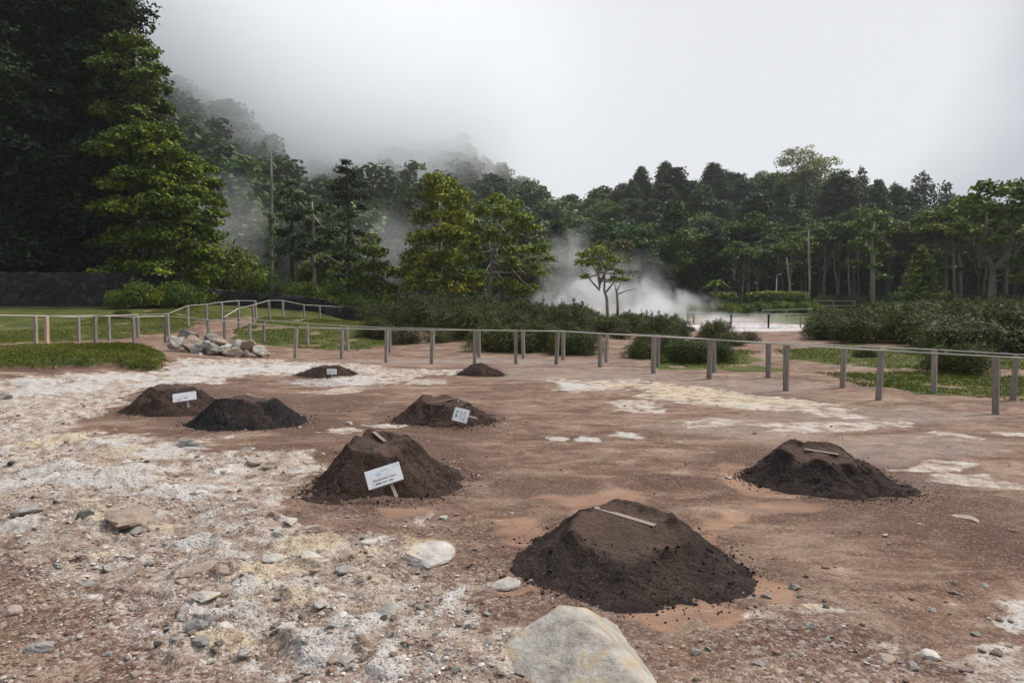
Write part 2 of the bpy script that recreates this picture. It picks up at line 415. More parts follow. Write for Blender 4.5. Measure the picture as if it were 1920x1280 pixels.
for a in [(70, 722, 60, 5), (215, 712, 60, 5), (120, 730, 70, 9), (420, 700, 110, 9), (520, 694, 90, 7), (620, 715, 90, 7), (330, 718, 60, 6), (220, 826, 50, 8), (330, 850, 80, 12), (420, 878, 30, 9), (50, 900, 80, 16), (190, 900, 90, 16),
          (350, 920, 90, 14), (400, 1060, 50, 16), (520, 1120, 60, 30), (370, 1160, 50, 40), (110, 870, 70, 12), (1075, 722, 40, 6), (1410, 755, 50, 5), (760, 1240, 60, 40), (860, 1120, 30, 26), (250, 880, 60, 12), (450, 1180, 60, 26),
          (1045, 818, 32, 5), (1140, 812, 24, 4), (1880, 1170, 34, 26), (640, 1190, 70, 40), (560, 1240, 60, 30), (30, 1000, 40, 14)]:
    B(*a, 'w', .9)
for a in [(1100, 700, 200, 14), (900, 676, 260, 8), (1380, 720, 170, 14), (1650, 780, 200, 16), (1400, 800, 160, 18), (1700, 840, 200, 20), (1750, 900, 140, 14)]:
    B(*a, 'g', .7)
def paint(x, y):
    ch = {k: np.zeros(x.shape) for k in 'cykowg'}
    wx = x + fbm(x * 1.3, y * 1.3, 4, 3) * .22 + fbm(x * .35, y * .35, 2, 4) * .25
    wy = y + fbm(x * 1.3 + 50, y * 1.3, 4, 5) * .25 + fbm(x * .35, y * .35 + 9, 2, 6) * .3
    for (bx, by, rx, ry, c, s, rot) in BL:
        sel = (np.abs(x - bx) < rx * 2.2 + .8) & (np.abs(y - by) < ry * 2.2 + .9)
        if not sel.any(): continue
        r = np.hypot((wx[sel] - bx) / max(rx, .05), (wy[sel] - by) / max(ry, .05))
        lo, hi = (1.45, .6) if c in 'kg' else (1.5, .45)
        ch[c][sel] = np.maximum(ch[c][sel], s * sst(lo, hi, r))
    cr = sst(-.45, .5, sdist(x, y, CRUST_POLY) + fbm(x * .9, y * .9, 4, 11) * .5)
    gv = sst(-1.2, 1.0, sdist(x, y, GRAVEL_POLY) + fbm(x * .9, y * .9, 4, 12) * .4)
    gr = np.zeros(x.shape)
    for L in (LAWN_FRONT, LAWN_BACK, LAWN_MID):
        gr = np.maximum(gr, sst(-.03, .12, sdist(x, y, L) + fbm(x * 2, y * 2, 3, 9) * .2))
    for L in G_RIGHT:
        gr = np.maximum(gr, 1.0 * sst(-.3, .3, sdist(x, y, L) + fbm(x * .8, y * .8, 4, 19) * .5))
    e_ = sdist(x, y, LAWN_FRONT) + fbm(x * 2, y * 2, 3, 9) * .2
    ch['k'] = np.maximum(ch['k'], 1.0 * np.exp(-((e_ + .10) / .16) ** 2) * (y < 16)); cr = cr * (1 - .8 * np.exp(-((e_ + .08) / .14) ** 2) * (y < 16))
    ch['w'] = ch['w'] * sst(.0, -.5, e_); ch['c'] = ch['c'] * sst(.0, -.3, e_)
    gr = gr * (1 - (e_ < -.1) * .6 * sst(.5, .9, fbm(x * 1.2, y * 1.2, 4, 31)))
    R = np.hypot(x, y)
    gr = np.maximum(gr, sst(50, 62, y + np.abs(x) * .2))
    gr = np.maximum(gr, sst(-9, -14, x + (y - 30) * .0) * sst(34, 40, y))
    gr = np.maximum(gr, sst(-4, -9, y))
    gr = np.maximum(gr, sst(14, 22, x) * sst(12, 16, y) * .9)
    return ch, cr, gv, gr

GROUND_MAT = None
def make_ground_mat():
    m, n, l, b = newmat('volcanic ground')
    geo = n.new('ShaderNodeNewGeometry'); P = geo.outputs['Position']
    a1 = N(n, 'ShaderNodeAttribute', attribute_name='mA'); s1 = n.new('ShaderNodeSeparateColor'); l.new(a1.outputs['Color'], s1.inputs[0])
    a2 = N(n, 'ShaderNodeAttribute', attribute_name='mB'); s2 = n.new('ShaderNodeSeparateColor'); l.new(a2.outputs['Color'], s2.inputs[0])
    crust, yellow, dark, grass = s1.outputs[0], s1.outputs[1], s1.outputs[2], a1.outputs['Alpha']
    clay, white, grey, gravel = s2.outputs[0], s2.outputs[1], s2.outputs[2], a2.outputs['Alpha']
    n1 = noise(n, l, P, .9, 6, .6); n2 = noise(n, l, P, 5, 6, .65, .3); n3 = noise(n, l, P, 26, 5, .7); n4 = noise(n, l, P, 110, 3, .7)
    mp = n.new('ShaderNodeMapping'); mp.inputs['Scale'].default_value = (.75, 1.6, 1); mp.inputs['Rotation'].default_value = (0, 0, .32)
    l.new(P, mp.inputs[0]); ns = noise(n, l, mp.outputs[0], 1.9, 9, .74, .9)
    v1 = n.new('ShaderNodeTexVoronoi'); v1.inputs['Scale'].default_value = 42; l.new(P, v1.inputs['Vector'])
    v2 = n.new('ShaderNodeTexVoronoi'); v2.inputs['Scale'].default_value = 95; l.new(P, v2.inputs['Vector'])
    sv = n.new('ShaderNodeSeparateColor'); l.new(v1.outputs['Color'], sv.inputs[0])
    sv2 = n.new('ShaderNodeSeparateColor'); l.new(v2.outputs['Color'], sv2.inputs[0])
    # packed dirt
    dirt = ramp_(n, l, ns, [(.33, (.055, .025, .014)), (.45, (.125, .064, .037)), (.55, (.235, .142, .092)), (.67, (.41, .29, .205))])
    dirt = mixc(n, l, mth(n, l, 'MULTIPLY', thr(n, l, n3, .45, .72), .35), dirt, (.40, .275, .185))
    dirt = mixc(n, l, mth(n, l, 'MULTIPLY', thr(n, l, n2, .58, .42), .4), dirt, (.10, .052, .038))
    nb = noise(n, l, mp.outputs[0], .7, 8, .68, 1.2)
    dirt = mixc(n, l, mth(n, l, 'MULTIPLY', thr(n, l, nb, .48, .66), .5), dirt, (.40, .285, .205))
    dirt = mixc(n, l, mth(n, l, 'MULTIPLY', thr(n, l, nb, .47, .34), .6), dirt, (.085, .040, .022))
    # grey dusty path
    dirt = mixc(n, l, mth(n, l, 'MULTIPLY', grey, .75), dirt, ramp_(n, l, n2, [(.3, (.20, .15, .12)), (.7, (.36, .29, .245))]))
    # dark spilled soil
    kf = mth(n, l, 'MULTIPLY', thr(n, l, mth(n, l, 'ADD', dark, mth(n, l, 'MULTIPLY_ADD', mth(n, l, 'ADD', n2, ns), 1.4, -1.4)), .15, 1.05), .85)
    dirt = mixc(n, l, kf, dirt, ramp_(n, l, n3, [(.3, (.045, .020, .013)), (.55, (.088, .040, .025)), (.75, (.15, .077, .05))]))
    # smooth clay
    cf = thr(n, l, mth(n, l, 'ADD', clay, mth(n, l, 'MULTIPLY_ADD', mth(n, l, 'ADD', n2, ns), .9, -.9)), .25, .9)
    dirt = mixc(n, l, mth(n, l, 'MULTIPLY', cf, .8), dirt, ramp_(n, l, ns, [(.35, (.20, .11, .07)), (.65, (.31, .185, .122))]))
    # pale crust: mottled sulphate with brown between
    crc = ramp_(n, l, n2, [(.30, (.15, .095, .066)), (.42, (.29, .212, .155)), (.52, (.45, .37, .295)), (.66, (.62, .565, .49))])
    crc = mixc(n, l, mth(n, l, 'MULTIPLY', thr(n, l, n3, .5, .36), .5), crc, (.16, .10, .08))
    cfac = thr(n, l, mth(n, l, 'ADD', crust, mth(n, l, 'MULTIPLY_ADD', mth(n, l, 'ADD', ns, n2), 1.5, -1.5)), .38, .72)
    col = mixc(n, l, mth(n, l, 'MULTIPLY', cfac, .92), dirt, crc)
    wf = thr(n, l, mth(n, l, 'ADD', mth(n, l, 'MULTIPLY_ADD', crust, .40, white), mth(n, l, 'MULTIPLY_ADD', mth(n, l, 'ADD', n2, ns), 2.4, -2.4)), .35, 1.15)
    col = mixc(n, l, mth(n, l, 'MULTIPLY', wf, .88), col, ramp_(n, l, n3, [(.3, (.36, .32, .285)), (.7, (.60, .565, .53))]))
    yf = thr(n, l, mth(n, l, 'ADD', yellow, mth(n, l, 'MULTIPLY_ADD', mth(n, l, 'ADD', n2, ns), 2.2, -2.3)), .3, 1.25)
    col = mixc(n, l, mth(n, l, 'MULTIPLY', yf, .9), col, ramp_(n, l, n3, [(.35, (.44, .32, .17)), (.55, (.55, .45, .29)), (.7, (.62, .56, .44))]))
    # gravel grains
    gf = mth(n, l, 'MULTIPLY', mth(n, l, 'MULTIPLY', gravel, thr(n, l, n1, .3, .55)), mth(n, l, 'SUBTRACT', 1.0, mth(n, l, 'MULTIPLY', cf, .9)), clamp=True)
    gcol = ramp_(n, l, sv.outputs[0], [(0, (.065, .036, .026)), (.35, (.15, .085, .06)), (.6, (.26, .17, .125)), (.85, (.40, .32, .26)), (1, (.58, .53, .47))])
    gf2 = mth(n, l, 'MULTIPLY', gf, mth(n, l, 'SUBTRACT', 1.0, mth(n, l, 'MULTIPLY', mth(n, l, 'MAXIMUM', wf, yf), .9)))
    col = mixc(n, l, mth(n, l, 'MULTIPLY', gf2, .62), col, gcol)
    # grains everywhere
    col = mixc(n, l, mth(n, l, 'MULTIPLY', thr(n, l, sv2.outputs[0], .86, .92), mth(n, l, 'SUBTRACT', .40, mth(n, l, 'MULTIPLY', cf, .35))), col, (.42, .34, .29))
    col = mixc(n, l, mth(n, l, 'MULTIPLY', thr(n, l, sv2.outputs[1], .84, .9), mth(n, l, 'SUBTRACT', .6, mth(n, l, 'MULTIPLY', cf, .5))), col, (.07, .04, .03))
    # grass
    ng = noise(n, l, P, 1.1, 5, .6)
    gc = ramp_(n, l, ng, [(.3, (.040, .050, .008)), (.5, (.085, .092, .012)), (.65, (.145, .135, .020)), (.8, (.21, .17, .038))])
    gc = mixc(n, l, thr(n, l, n3, .35, .7), mixc(n, l, .6, gc, (.02, .03, .008)), gc)
    grf = thr(n, l, mth(n, l, 'ADD', grass, mth(n, l, 'MULTIPLY_ADD', mth(n, l, 'ADD', n2, n3), .5, -.5)), .42, .58)
    col = mixc(n, l, grf, col, gc)
    l.new(col, b.inputs['Base Color']); b.inputs['Roughness'].default_value = .92; b.inputs['Specular IOR Level'].default_value = .25
    bs = mth(n, l, 'SUBTRACT', 1.0, mth(n, l, 'MULTIPLY', cf, .8))
    hv = mth(n, l, 'MULTIPLY', mth(n, l, 'SUBTRACT', 1.0, v1.outputs['Distance']), gf)
    hh = mth(n, l, 'ADD', mth(n, l, 'MULTIPLY', n3, .9), mth(n, l, 'MULTIPLY', n4, .5))
    hh = mth(n, l, 'MULTIPLY', mth(n, l, 'ADD', hh, mth(n, l, 'MULTIPLY', hv, .7)), bs)
    hh = mth(n, l, 'ADD', hh, mth(n, l, 'MULTIPLY', v2.outputs['Distance'], -.25))
    bump(n, l, b, hh, .9, .022)
    return m
GROUND_MAT = make_ground_mat()

def ground_disp(x, y, ch, cr, gv, gr):
    R = np.hypot(x, y); k = sst(34, 18, R)
    d = fbm(x * .6, y * .6, 3, 21) * .022
    lum = fbm(x * 3.1, y * 3.1, 4, 22)
    rid = 1 - np.abs(fbm(x * 2.2 + fbm(x, y, 2, 8) * .5, y * 2.6, 4, 23, .55))
    rough = np.clip(cr * .9 + gv * .4, 0, 1) * (1 - ch['o'])
    d = d + lum * (.006 + .014 * rough) + (rid ** 3) * .035 * rough
    d = d + fbm(x * 13, y * 13, 3, 24) * (.0025 + .006 * rough) * (1 - .8 * ch['o'])
    d = d + .03 * sst(.3, .9, ch['w'] + .2 * lum) * cr + .03 * sst(.3, .9, ch['y'] + .25 * lum) * cr
    d = d - .012 * ch['o']
    d = d * (1 - gr * .6) + gr * fbm(x * 5, y * 5, 3, 25) * .02
    return d * k
def GZ(x, y):
    x = np.atleast_1d(np.asarray(x, float)); y = np.atleast_1d(np.asarray(y, float))
    ch, cr, gv, gr = paint(x, y)
    return T(x, y) + ground_disp(x, y, ch, cr, gv, gr)

def make_ground():
    rr = np.concatenate([[0.4, 1.0, 1.6], np.geomspace(2.0, 26, 820), np.geomspace(26.3, 75, 150), np.geomspace(78, 1400, 24)])
    th = np.concatenate([np.linspace(-math.pi, -.80, 60)[:-1], np.linspace(-.80, .80, 820), np.linspace(.80, math.pi, 60)[1:-1]])
    RR, TT = np.meshgrid(rr, th, indexing='ij')
    x = (RR * np.sin(TT)).ravel(); y = (RR * np.cos(TT)).ravel()
    ch, cr, gv, gr = paint(x, y)
    z = T(x, y) + ground_disp(x, y, ch, cr, gv, gr)
    nr, nt = len(rr), len(th)
    V = np.c_[x, y, z]
    i = np.arange(nr - 1)[:, None] * nt; j = np.arange(nt)[None]; k = (j + 1) % nt
    Q = np.stack([i + j, i + j + nt, i + k + nt, i + k], -1).reshape(-1, 4)
    c = np.array([[0, 0, T(0., 0.)[0]]]); V = np.vstack([V, c]); ci = len(V) - 1
    Tr = np.c_[np.arange(nt), (np.arange(nt) + 1) % nt, np.full(nt, ci)]
    mA = np.c_[np.maximum(ch['c'], cr), ch['y'], ch['k'] * (1 - .5 * cr), gr]
    mB = np.c_[ch['o'], ch['w'], ch['g'], gv]
    z4 = np.zeros((1, 4)); mA = np.vstack([mA, z4]); mB = np.vstack([mB, z4])
    o = mesh_np('ground', V, [Q, Tr], GROUND_MAT, smooth=True, attrs={'mA': mA, 'mB': mB})
    tag(o, 'bare rust brown and chalky volcanic ground with lawns at its edge', kind='structure')
make_ground()

def make_hills():
    m, n, l, b = newmat('forest floor')
    geo = n.new('ShaderNodeNewGeometry')
    f = noise(n, l, geo.outputs['Position'], .15, 6, .7)
    l.new(ramp_(n, l, f, [(.3, (.010, .018, .008)), (.55, (.022, .036, .013)), (.75, (.045, .058, .02))]), b.inputs['Base Color'])
    b.inputs['Roughness'].default_value = 1; bump(n, l, b, f, 1, 1.5)
    xs = np.arange(-620, 621, 8.0); ys = np.arange(60, 640, 8.0)
    X, Y = np.meshgrid(xs, ys, indexing='ij'); Z = hill(X.ravel(), Y.ravel())
    nx, ny = X.shape
    i = np.arange(nx - 1)[:, None] * ny; j = np.arange(ny - 1)[None]
    Q = np.stack([i + j, i + j + ny, i + j + ny + 1, i + j + 1], -1).reshape(-1, 4)
    Z = np.maximum(Z, -3)
    o = mesh_np('hills', np.c_[X.ravel(), Y.ravel(), Z], Q, m, smooth=True)
    tag(o, 'wooded hills rising around the valley into low cloud', kind='structure')
make_hills()

# ------------------------------------------------------------------ leaves and trees
RNG = np.random.default_rng(7)
def leaf_quads(C, Nrm, size, rng, aspect=.6, up=0.0):
    """small leaf shaped quads at C facing roughly Nrm"""
    n = len(C)
    Nn = Nrm + rng.normal(0, .55, (n, 3)); Nn /= np.linalg.norm(Nn, axis=1)[:, None] + 1e-9
    R = rng.normal(0, 1, (n, 3)); R[:, 2] += up
    U = R - Nn * (R * Nn).sum(1)[:, None]; U /= np.linalg.norm(U, axis=1)[:, None] + 1e-9
    W = np.cross(Nn, U)
    s = size * rng.uniform(.6, 1.35, n)[:, None]
    V = np.stack([C - U * s, C - W * s * aspect * .9 + Nn * s * .12, C + U * s, C + W * s * aspect * .9 - Nn * s * .1], 1).reshape(-1, 3)
    Q = np.arange(n * 4).reshape(-1, 4)
    return V, Q
def foliage(clusters, size, dens, seed, aspect=.6, up=0.0, flat=1.0, under=.35):
    """clusters: rows (cx,cy,cz,rx,ry,rz). leaf quads in the shells of noisy clumps."""
    rng = np.random.default_rng(seed)
    V, Q, Cc, n0 = [], [], [], 0
    for (cx, cy_, cz, rx, ry, rz) in clusters:
        area = (rx * ry + rx * rz + ry * rz) * 4.2
        n = max(8, int(area * dens / (size * size)))
        d = rng.normal(0, 1, (n, 3)); d /= np.linalg.norm(d, axis=1)[:, None]
        low = d[:, 2] < -under
        d[low, 2] *= -1
        tone = rng.uniform(.25, .75)
        bump_ = 1 + .22 * np.sin(d[:, 0] * 5 + seed + cx) * np.sin(d[:, 1] * 6 + cy_) + .16 * np.sin(d[:, 2] * 9 + d[:, 0] * 7 + cz)
        r = bump_ * (1 - rng.exponential(.13, n).clip(0, .75))
        P = np.c_[cx + d[:, 0] * rx * r, cy_ + d[:, 1] * ry * r, cz + d[:, 2] * rz * r]
        P += rng.normal(0, size * .5, P.shape)
        nr = d * np.array([1 / rx, 1 / ry, 1 / rz]) * min(rx, ry, rz); nr[:, 2] += .45
        v, q = leaf_quads(P, nr, size, rng, aspect, up)
        tn = np.clip(tone + rng.normal(0, .16, n), 0, 1)
        V.append(v); Q.append(q + n0); n0 += len(v); Cc.append(np.repeat(tn, 4))
    V = np.concatenate(V); Q = np.concatenate(Q); t = np.concatenate(Cc)
    return V, Q, np.c_[t, t, t, np.ones(len(t))]
def add_foliage(name, cl, size, dens, seed, mat, parent, **k):
    V, Q, c = foliage(cl, size, dens, seed, **k)
    return mesh_np(name, V, Q, mat, parent, attrs={'col': c})
def split_lobes(lobes, rng, k=7, f=.42):
    """each big lobe -> smaller clumps spread over its upper shell, so the crown reads as clumps with gaps"""
    out = []
    for (cx, cy_, cz, rx, ry, rz) in lobes:
        out.append((cx, cy_, cz, rx * .62, ry * .62, rz * .5))
        for _ in range(k):
            d = rng.normal(0, 1, 3); d /= np.linalg.norm(d)
            if d[2] < -.35: d[2] *= -.6
            s = f * rng.uniform(.7, 1.25)
            out.append((cx + d[0] * rx * .75, cy_ + d[1] * ry * .75, cz + d[2] * rz * .72, rx * s, ry * s, rz * s * .78))
    return out
def limb(mb, a, b, r0, r1, rng, sag=.0, n=5, sides=6):
    a, b = np.asarray(a, float), np.asarray(b, float)
    t = np.linspace(0, 1, n)[:, None]
    L = np.linalg.norm(b - a)
    p = a + (b - a) * t + rng.normal(0, L * .035, (n, 3)) * np.sin(t * math.pi)
    p[:, 2] += sag * L * np.sin(t[:, 0] * math.pi)
    mb.tube(p, np.linspace(r0, r1, n), sides, cap=False)

def tree_conifer(name, h, seed, leaf, mat, bark='bark', base=.16, wide=.19, dens=.42, point=1.0, clump=.75):
    """cryptomeria like: straight trunk, whorls of drooping clumpy boughs"""
    rng = np.random.default_rng(seed)
    root = empty(name, (0, 0, 0))
    mb = MB(); nt = 9
    tz = np.linspace(-.5, h * .97, nt); lean = rng.normal(0, .012, 2)
    ax = np.c_[lean[0] * tz + rng.normal(0, .02, nt), lean[1] * tz + rng.normal(0, .02, nt), tz]
    mb.tube(ax, np.linspace(h * .018 + .06, .03, nt), 8)
    cl = []
    z = h * base
    while z < h * .985:
        f = (z - h * base) / (h * (1 - base))
        R = h * wide * ((1 - f) ** (.75 * point)) * (.55 + .45 * min(1, f * 5 + .35)) * rng.uniform(.78, 1.15) + .12
        k = max(3, int(5 + R * 1.3))
        ph = rng.uniform(0, 6.28)
        for i in range(k):
            a = ph + i * 6.283 / k + rng.normal(0, .25)
            rr = R * rng.uniform(.6, 1.12)
            tip = np.array([math.cos(a) * rr, math.sin(a) * rr, z - rr * .12 + rng.normal(0, .12)])
            c0 = clump * rng.uniform(.7, 1.3) * (.35 + .65 * min(1, R / (h * wide)))
            if rr > .7: limb(mb, (lean[0] * z, lean[1] * z, z), tip, .03 + rr * .014, .012, rng, .03, 4, 4)
            cl.append((tip[0], tip[1], tip[2] + c0 * .1, c0, c0, c0 * .62))
            if rr > 1.3: cl.append((tip[0] * .55, tip[1] * .55, tip[2] + .25, c0 * .9, c0 * .9, c0 * .55))
        z += h * .047 * rng.uniform(.8, 1.25) * (1 if h > 8 else 1.2)
    cl.append((lean[0] * h, lean[1] * h, h * .985, .22, .22, .5))
    mb.build('trunk', M[bark], root, True)
    add_foliage('crown', cl, leaf, dens, seed + 1, M[mat], root)
    return root
def tree_broad(name, h, seed, leaf, mat, bark='bark_grey', base=.25, wide=.42, dens=.4, lobes=9, flat=.7, f=.42):
    rng = np.random.default_rng(seed)
    root = empty(name, (0, 0, 0)); mb = MB()
    hb = h * base
    R = h * wide * .5
    L = []
    for i in range(lobes):
        t = (i + .5) / lobes
        a = i * 2.4 + rng.normal(0, .3)
        zz = hb + (h - hb) * (.18 + .68 * t)
        rad = R * (math.sin(math.pi * min(1, .25 + .68 * t)) ** .8) * .62 * rng.uniform(.7, 1.15)
        s = R * rng.uniform(.42, .62)
        L.append((math.cos(a) * rad, math.sin(a) * rad, zz, s, s, s * flat))
    L.append((0, 0, hb + (h - hb) * .5, R * .55, R * .55, (h - hb) * .3))
    fork = np.array([rng.normal(0, .1), rng.normal(0, .1), hb])
    mb.tube([(0, 0, -.4), (fork[0] * .3, fork[1] * .3, hb * .4), fork, (fork[0] * 1.5, fork[1] * 1.5, h * .7)], [h * .022 + .05, h * .018 + .03, h * .013 + .03, .04], 8)
    for q in L: limb(mb, fork + [0, 0, rng.uniform(-.1, .4) * (h - hb)], (q[0], q[1], q[2] - q[5] * .2), .03 + h * .006, .02, rng, -.03)
    mb.build('trunk', M[bark], root, True)
    add_foliage('crown', split_lobes(L, rng, 7, f), leaf, dens, seed + 1, M[mat], root)
    return root
def tree_layer(name, h, seed, leaf, mat, base=.12, wide=.2, levels=11, bark='bark'):
    """araucaria like flat whorls with gaps"""
    rng = np.random.default_rng(seed); root = empty(name, (0, 0, 0)); mb = MB()
    mb.tube([(0, 0, -.4), (0, 0, h * .5), (0, 0, h)], [h * .017 + .05, h * .012, .03], 8)
    cl = []
    for i in range(levels):
        f = i / (levels - 1); z = h * (base + (1 - base) * f) - .1
        R = h * wide * (1 - f) ** .7 * rng.uniform(.75, 1.15) + .2
        k = rng.integers(5, 8); ph = rng.uniform(0, 6.28)
        for j in range(k):
            a = ph + j * 6.283 / k
            for q in (.45, .8, 1.0):
                r = R * q; c0 = R * .22 + .1
                cl.append((math.cos(a) * r, math.sin(a) * r, z + r * .12, c0 * 1.2, c0 * 1.2, c0 * .8))
            limb(mb, (0, 0, z), (math.cos(a) * R, math.sin(a) * R, z + R * .12), .05, .02, rng, -.04, 4, 4)
    cl.append((0, 0, h, .25, .25, .35))
    mb.build('trunk', M[bark], root, True)
    add_foliage('crown', cl, leaf, .42, seed + 1, M[mat], root)
    return root
def tree_umbrella(name, h, seed, leaf, mat, bark='bark_grey', crown=.5, wide=.55, nb=7, lean=0.03):
    """bare trunk carrying a wide flat topped crown of pads"""
    rng = np.random.default_rng(seed); root = empty(name, (0, 0, 0)); mb = MB()
    hb = h * (1 - crown); R = h * wide * .5
    top = np.array([lean * h, rng.normal(0, .02) * h, h * .9])
    mb.tube([(0, 0, -.5), (lean * h * .3, 0, h * .3), (top[0] * .75, top[1] * .75, hb), top], [h * .02 + .05, h * .017, h * .014, .05], 8)
    L = []
    for i in range(nb):
        a = i * 2.4 + rng.normal(0, .3); r = R * math.sqrt((i + .6) / nb) * .8
        z = hb + (h - hb) * (.5 + .4 * (1 - (r / R) ** 2) * rng.uniform(.6, 1.1)) * rng.uniform(.75, 1.08)
        s = R * rng.uniform(.36, .5)
        L.append((top[0] + math.cos(a) * r, top[1] + math.sin(a) * r, z, s, s, s * .4))
        limb(mb, (top[0] * .8, top[1] * .8, hb + rng.uniform(0, .4) * (h - hb)), (L[-1][0], L[-1][1], z - s * .1), .03 + h * .005, .02, rng, -.05)
    for i in range(3):
        a = rng.uniform(0, 6.28); r = R * .55; s = R * .25
        L.append((top[0] + math.cos(a) * r, top[1] + math.sin(a) * r, hb + rng.uniform(-.05, .25) * (h - hb), s, s, s * .45))
    mb.build('trunk', M[bark], root, True)
    add_foliage('crown', split_lobes(L, rng, 7, .42), leaf, .42, seed + 1, M[mat], root)
    return root
def tree_shaped(name, base_px, D, lobes, seed, leaf, mat, bark, limbs, label, cat='tree', dens=.42, flat=.62, f=.42, k=8, depth=1.0, rad=.16, group=None, under=.35):
    """tree whose lobes are placed one by one: lobes (px, py, radius px), limbs as outlines from the foot"""
    rng = np.random.default_rng(seed)
    bx = x_at(base_px, D); bz = gz(bx, D)
    root = empty(name, (bx, D, bz), 0, label, cat, group)
    L = []
    for q in lobes:
        px, py, r = q[:3]
        dy = q[3] if len(q) > 3 else rng.uniform(-1, 1) * 2.0 * depth
        p = at_d(px, py, D + dy) - np.array([bx, D, bz]); s = r / F * D
        L.append((p[0], p[1], p[2], s, s * rng.uniform(.85, 1.15), s * flat))
    mb = MB()
    for lm in limbs:
        pts = []
        for i, q in enumerate(lm['p']):
            dy = q[2] if len(q) > 2 else rng.uniform(-.3, .3) * depth * (i > 0)
            p = at_d(q[0], q[1], D + dy) - np.array([bx, D, bz]); pts.append(p)
        pts = np.array(pts)
        if lm.get('foot'): pts[0][2] = -.3
        mb.tube(pts, np.linspace(lm['r'][0], lm['r'][1], len(pts)), 8)
    mains = [lm for lm in limbs if lm.get('foot')] or limbs
    tp = at_d(*mains[0]['p'][-1][:2], D) - np.array([bx, D, bz])
    for q in L:
        st = tp * np.array([1, 1, rng.uniform(.6, 1.0)]) if q[2] > tp[2] * .6 else tp * rng.uniform(.45, .7)
        limb(mb, st, (q[0], q[1], q[2] - q[5] * .2), rad * .35, .015, rng, -.04)
    mb.build('trunk', M[bark], root, True)
    add_foliage('crown', split_lobes(L, rng, k, f), leaf, dens, seed + 1, M[mat], root, under=under)
    return root

# ---- the distinct trees
LIT = [(240, 262, 40), (285, 255, 34), (215, 290, 42), (262, 300, 44, -2), (312, 290, 34), (345, 305, 30), (375, 322, 30), (330, 330, 44), (285, 345, 50, -2.5), (235, 350, 48, -2), (402, 352, 22), (395, 382, 28), (360, 372, 44, -1.5), (315, 390, 50, -3), (265, 400, 50, -3),
       (215, 400, 44), (405, 405, 22), (385, 425, 30), (350, 435, 46, -2), (300, 450, 50, -3), (250, 455, 48, -2.5), (395, 450, 24), (385, 480, 26), (345, 490, 44, -2), (295, 505, 48, -3), (240, 510, 46, -2), (395, 510, 20), (365, 530, 34, -1), (320, 540, 34, -2), (270, 545, 32, -2), (205, 460, 40), (205, 520, 36)]
UPP = [(252, 84, 26), (278, 104, 26), (228, 92, 34), (296, 136, 22), (240, 128, 38), (270, 150, 34), (208, 130, 36), (300, 168, 20), (216, 172, 40), (255, 185, 40), (288, 200, 32), (312, 215, 20), (228, 222, 44), (270, 235, 40), (195, 215, 40), (306, 245, 28), (330, 262, 20), (250, 270, 44)]
tree_shaped('broadleaf_tree', 262, 44.5, UPP, 12, .13, 'leaf_mid', 'bark_grey', [{'p': [(262, 565), (262, 400), (258, 250), (255, 110)], 'r': (.4, .1), 'foot': 1}],
            'taller duller green tree whose top rises out of the yellow green one', dens=.5, k=12, f=.36, depth=1.2, flat=.75)
tree_shaped('broadleaf_tree', 300, 41, LIT, 11, .12, 'leaf_bright', 'bark_grey',
            [{'p': [(300, 565), (298, 470), (290, 380), (285, 290)], 'r': (.42, .1), 'foot': 1}, {'p': [(297, 480), (340, 400), (370, 330)], 'r': (.22, .06)}],
            'broad spreading tree with yellow green layered foliage, right of the darkest trees', dens=.62, k=15, f=.36, depth=1.4, flat=.7)
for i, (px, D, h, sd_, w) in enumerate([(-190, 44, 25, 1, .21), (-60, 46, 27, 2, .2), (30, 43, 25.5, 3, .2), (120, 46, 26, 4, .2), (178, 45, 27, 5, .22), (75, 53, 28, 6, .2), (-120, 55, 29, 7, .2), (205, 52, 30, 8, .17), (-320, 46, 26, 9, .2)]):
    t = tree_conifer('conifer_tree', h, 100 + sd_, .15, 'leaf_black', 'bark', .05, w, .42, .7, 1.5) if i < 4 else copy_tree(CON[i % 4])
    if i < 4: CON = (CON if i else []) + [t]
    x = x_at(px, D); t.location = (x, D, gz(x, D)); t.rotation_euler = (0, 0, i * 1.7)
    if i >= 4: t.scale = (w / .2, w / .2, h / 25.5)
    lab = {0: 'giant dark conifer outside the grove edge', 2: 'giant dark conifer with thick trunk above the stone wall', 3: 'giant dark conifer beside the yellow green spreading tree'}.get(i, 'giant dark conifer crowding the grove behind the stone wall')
    tag(t, lab, 'tree', 'giant dark conifers behind the stone wall')

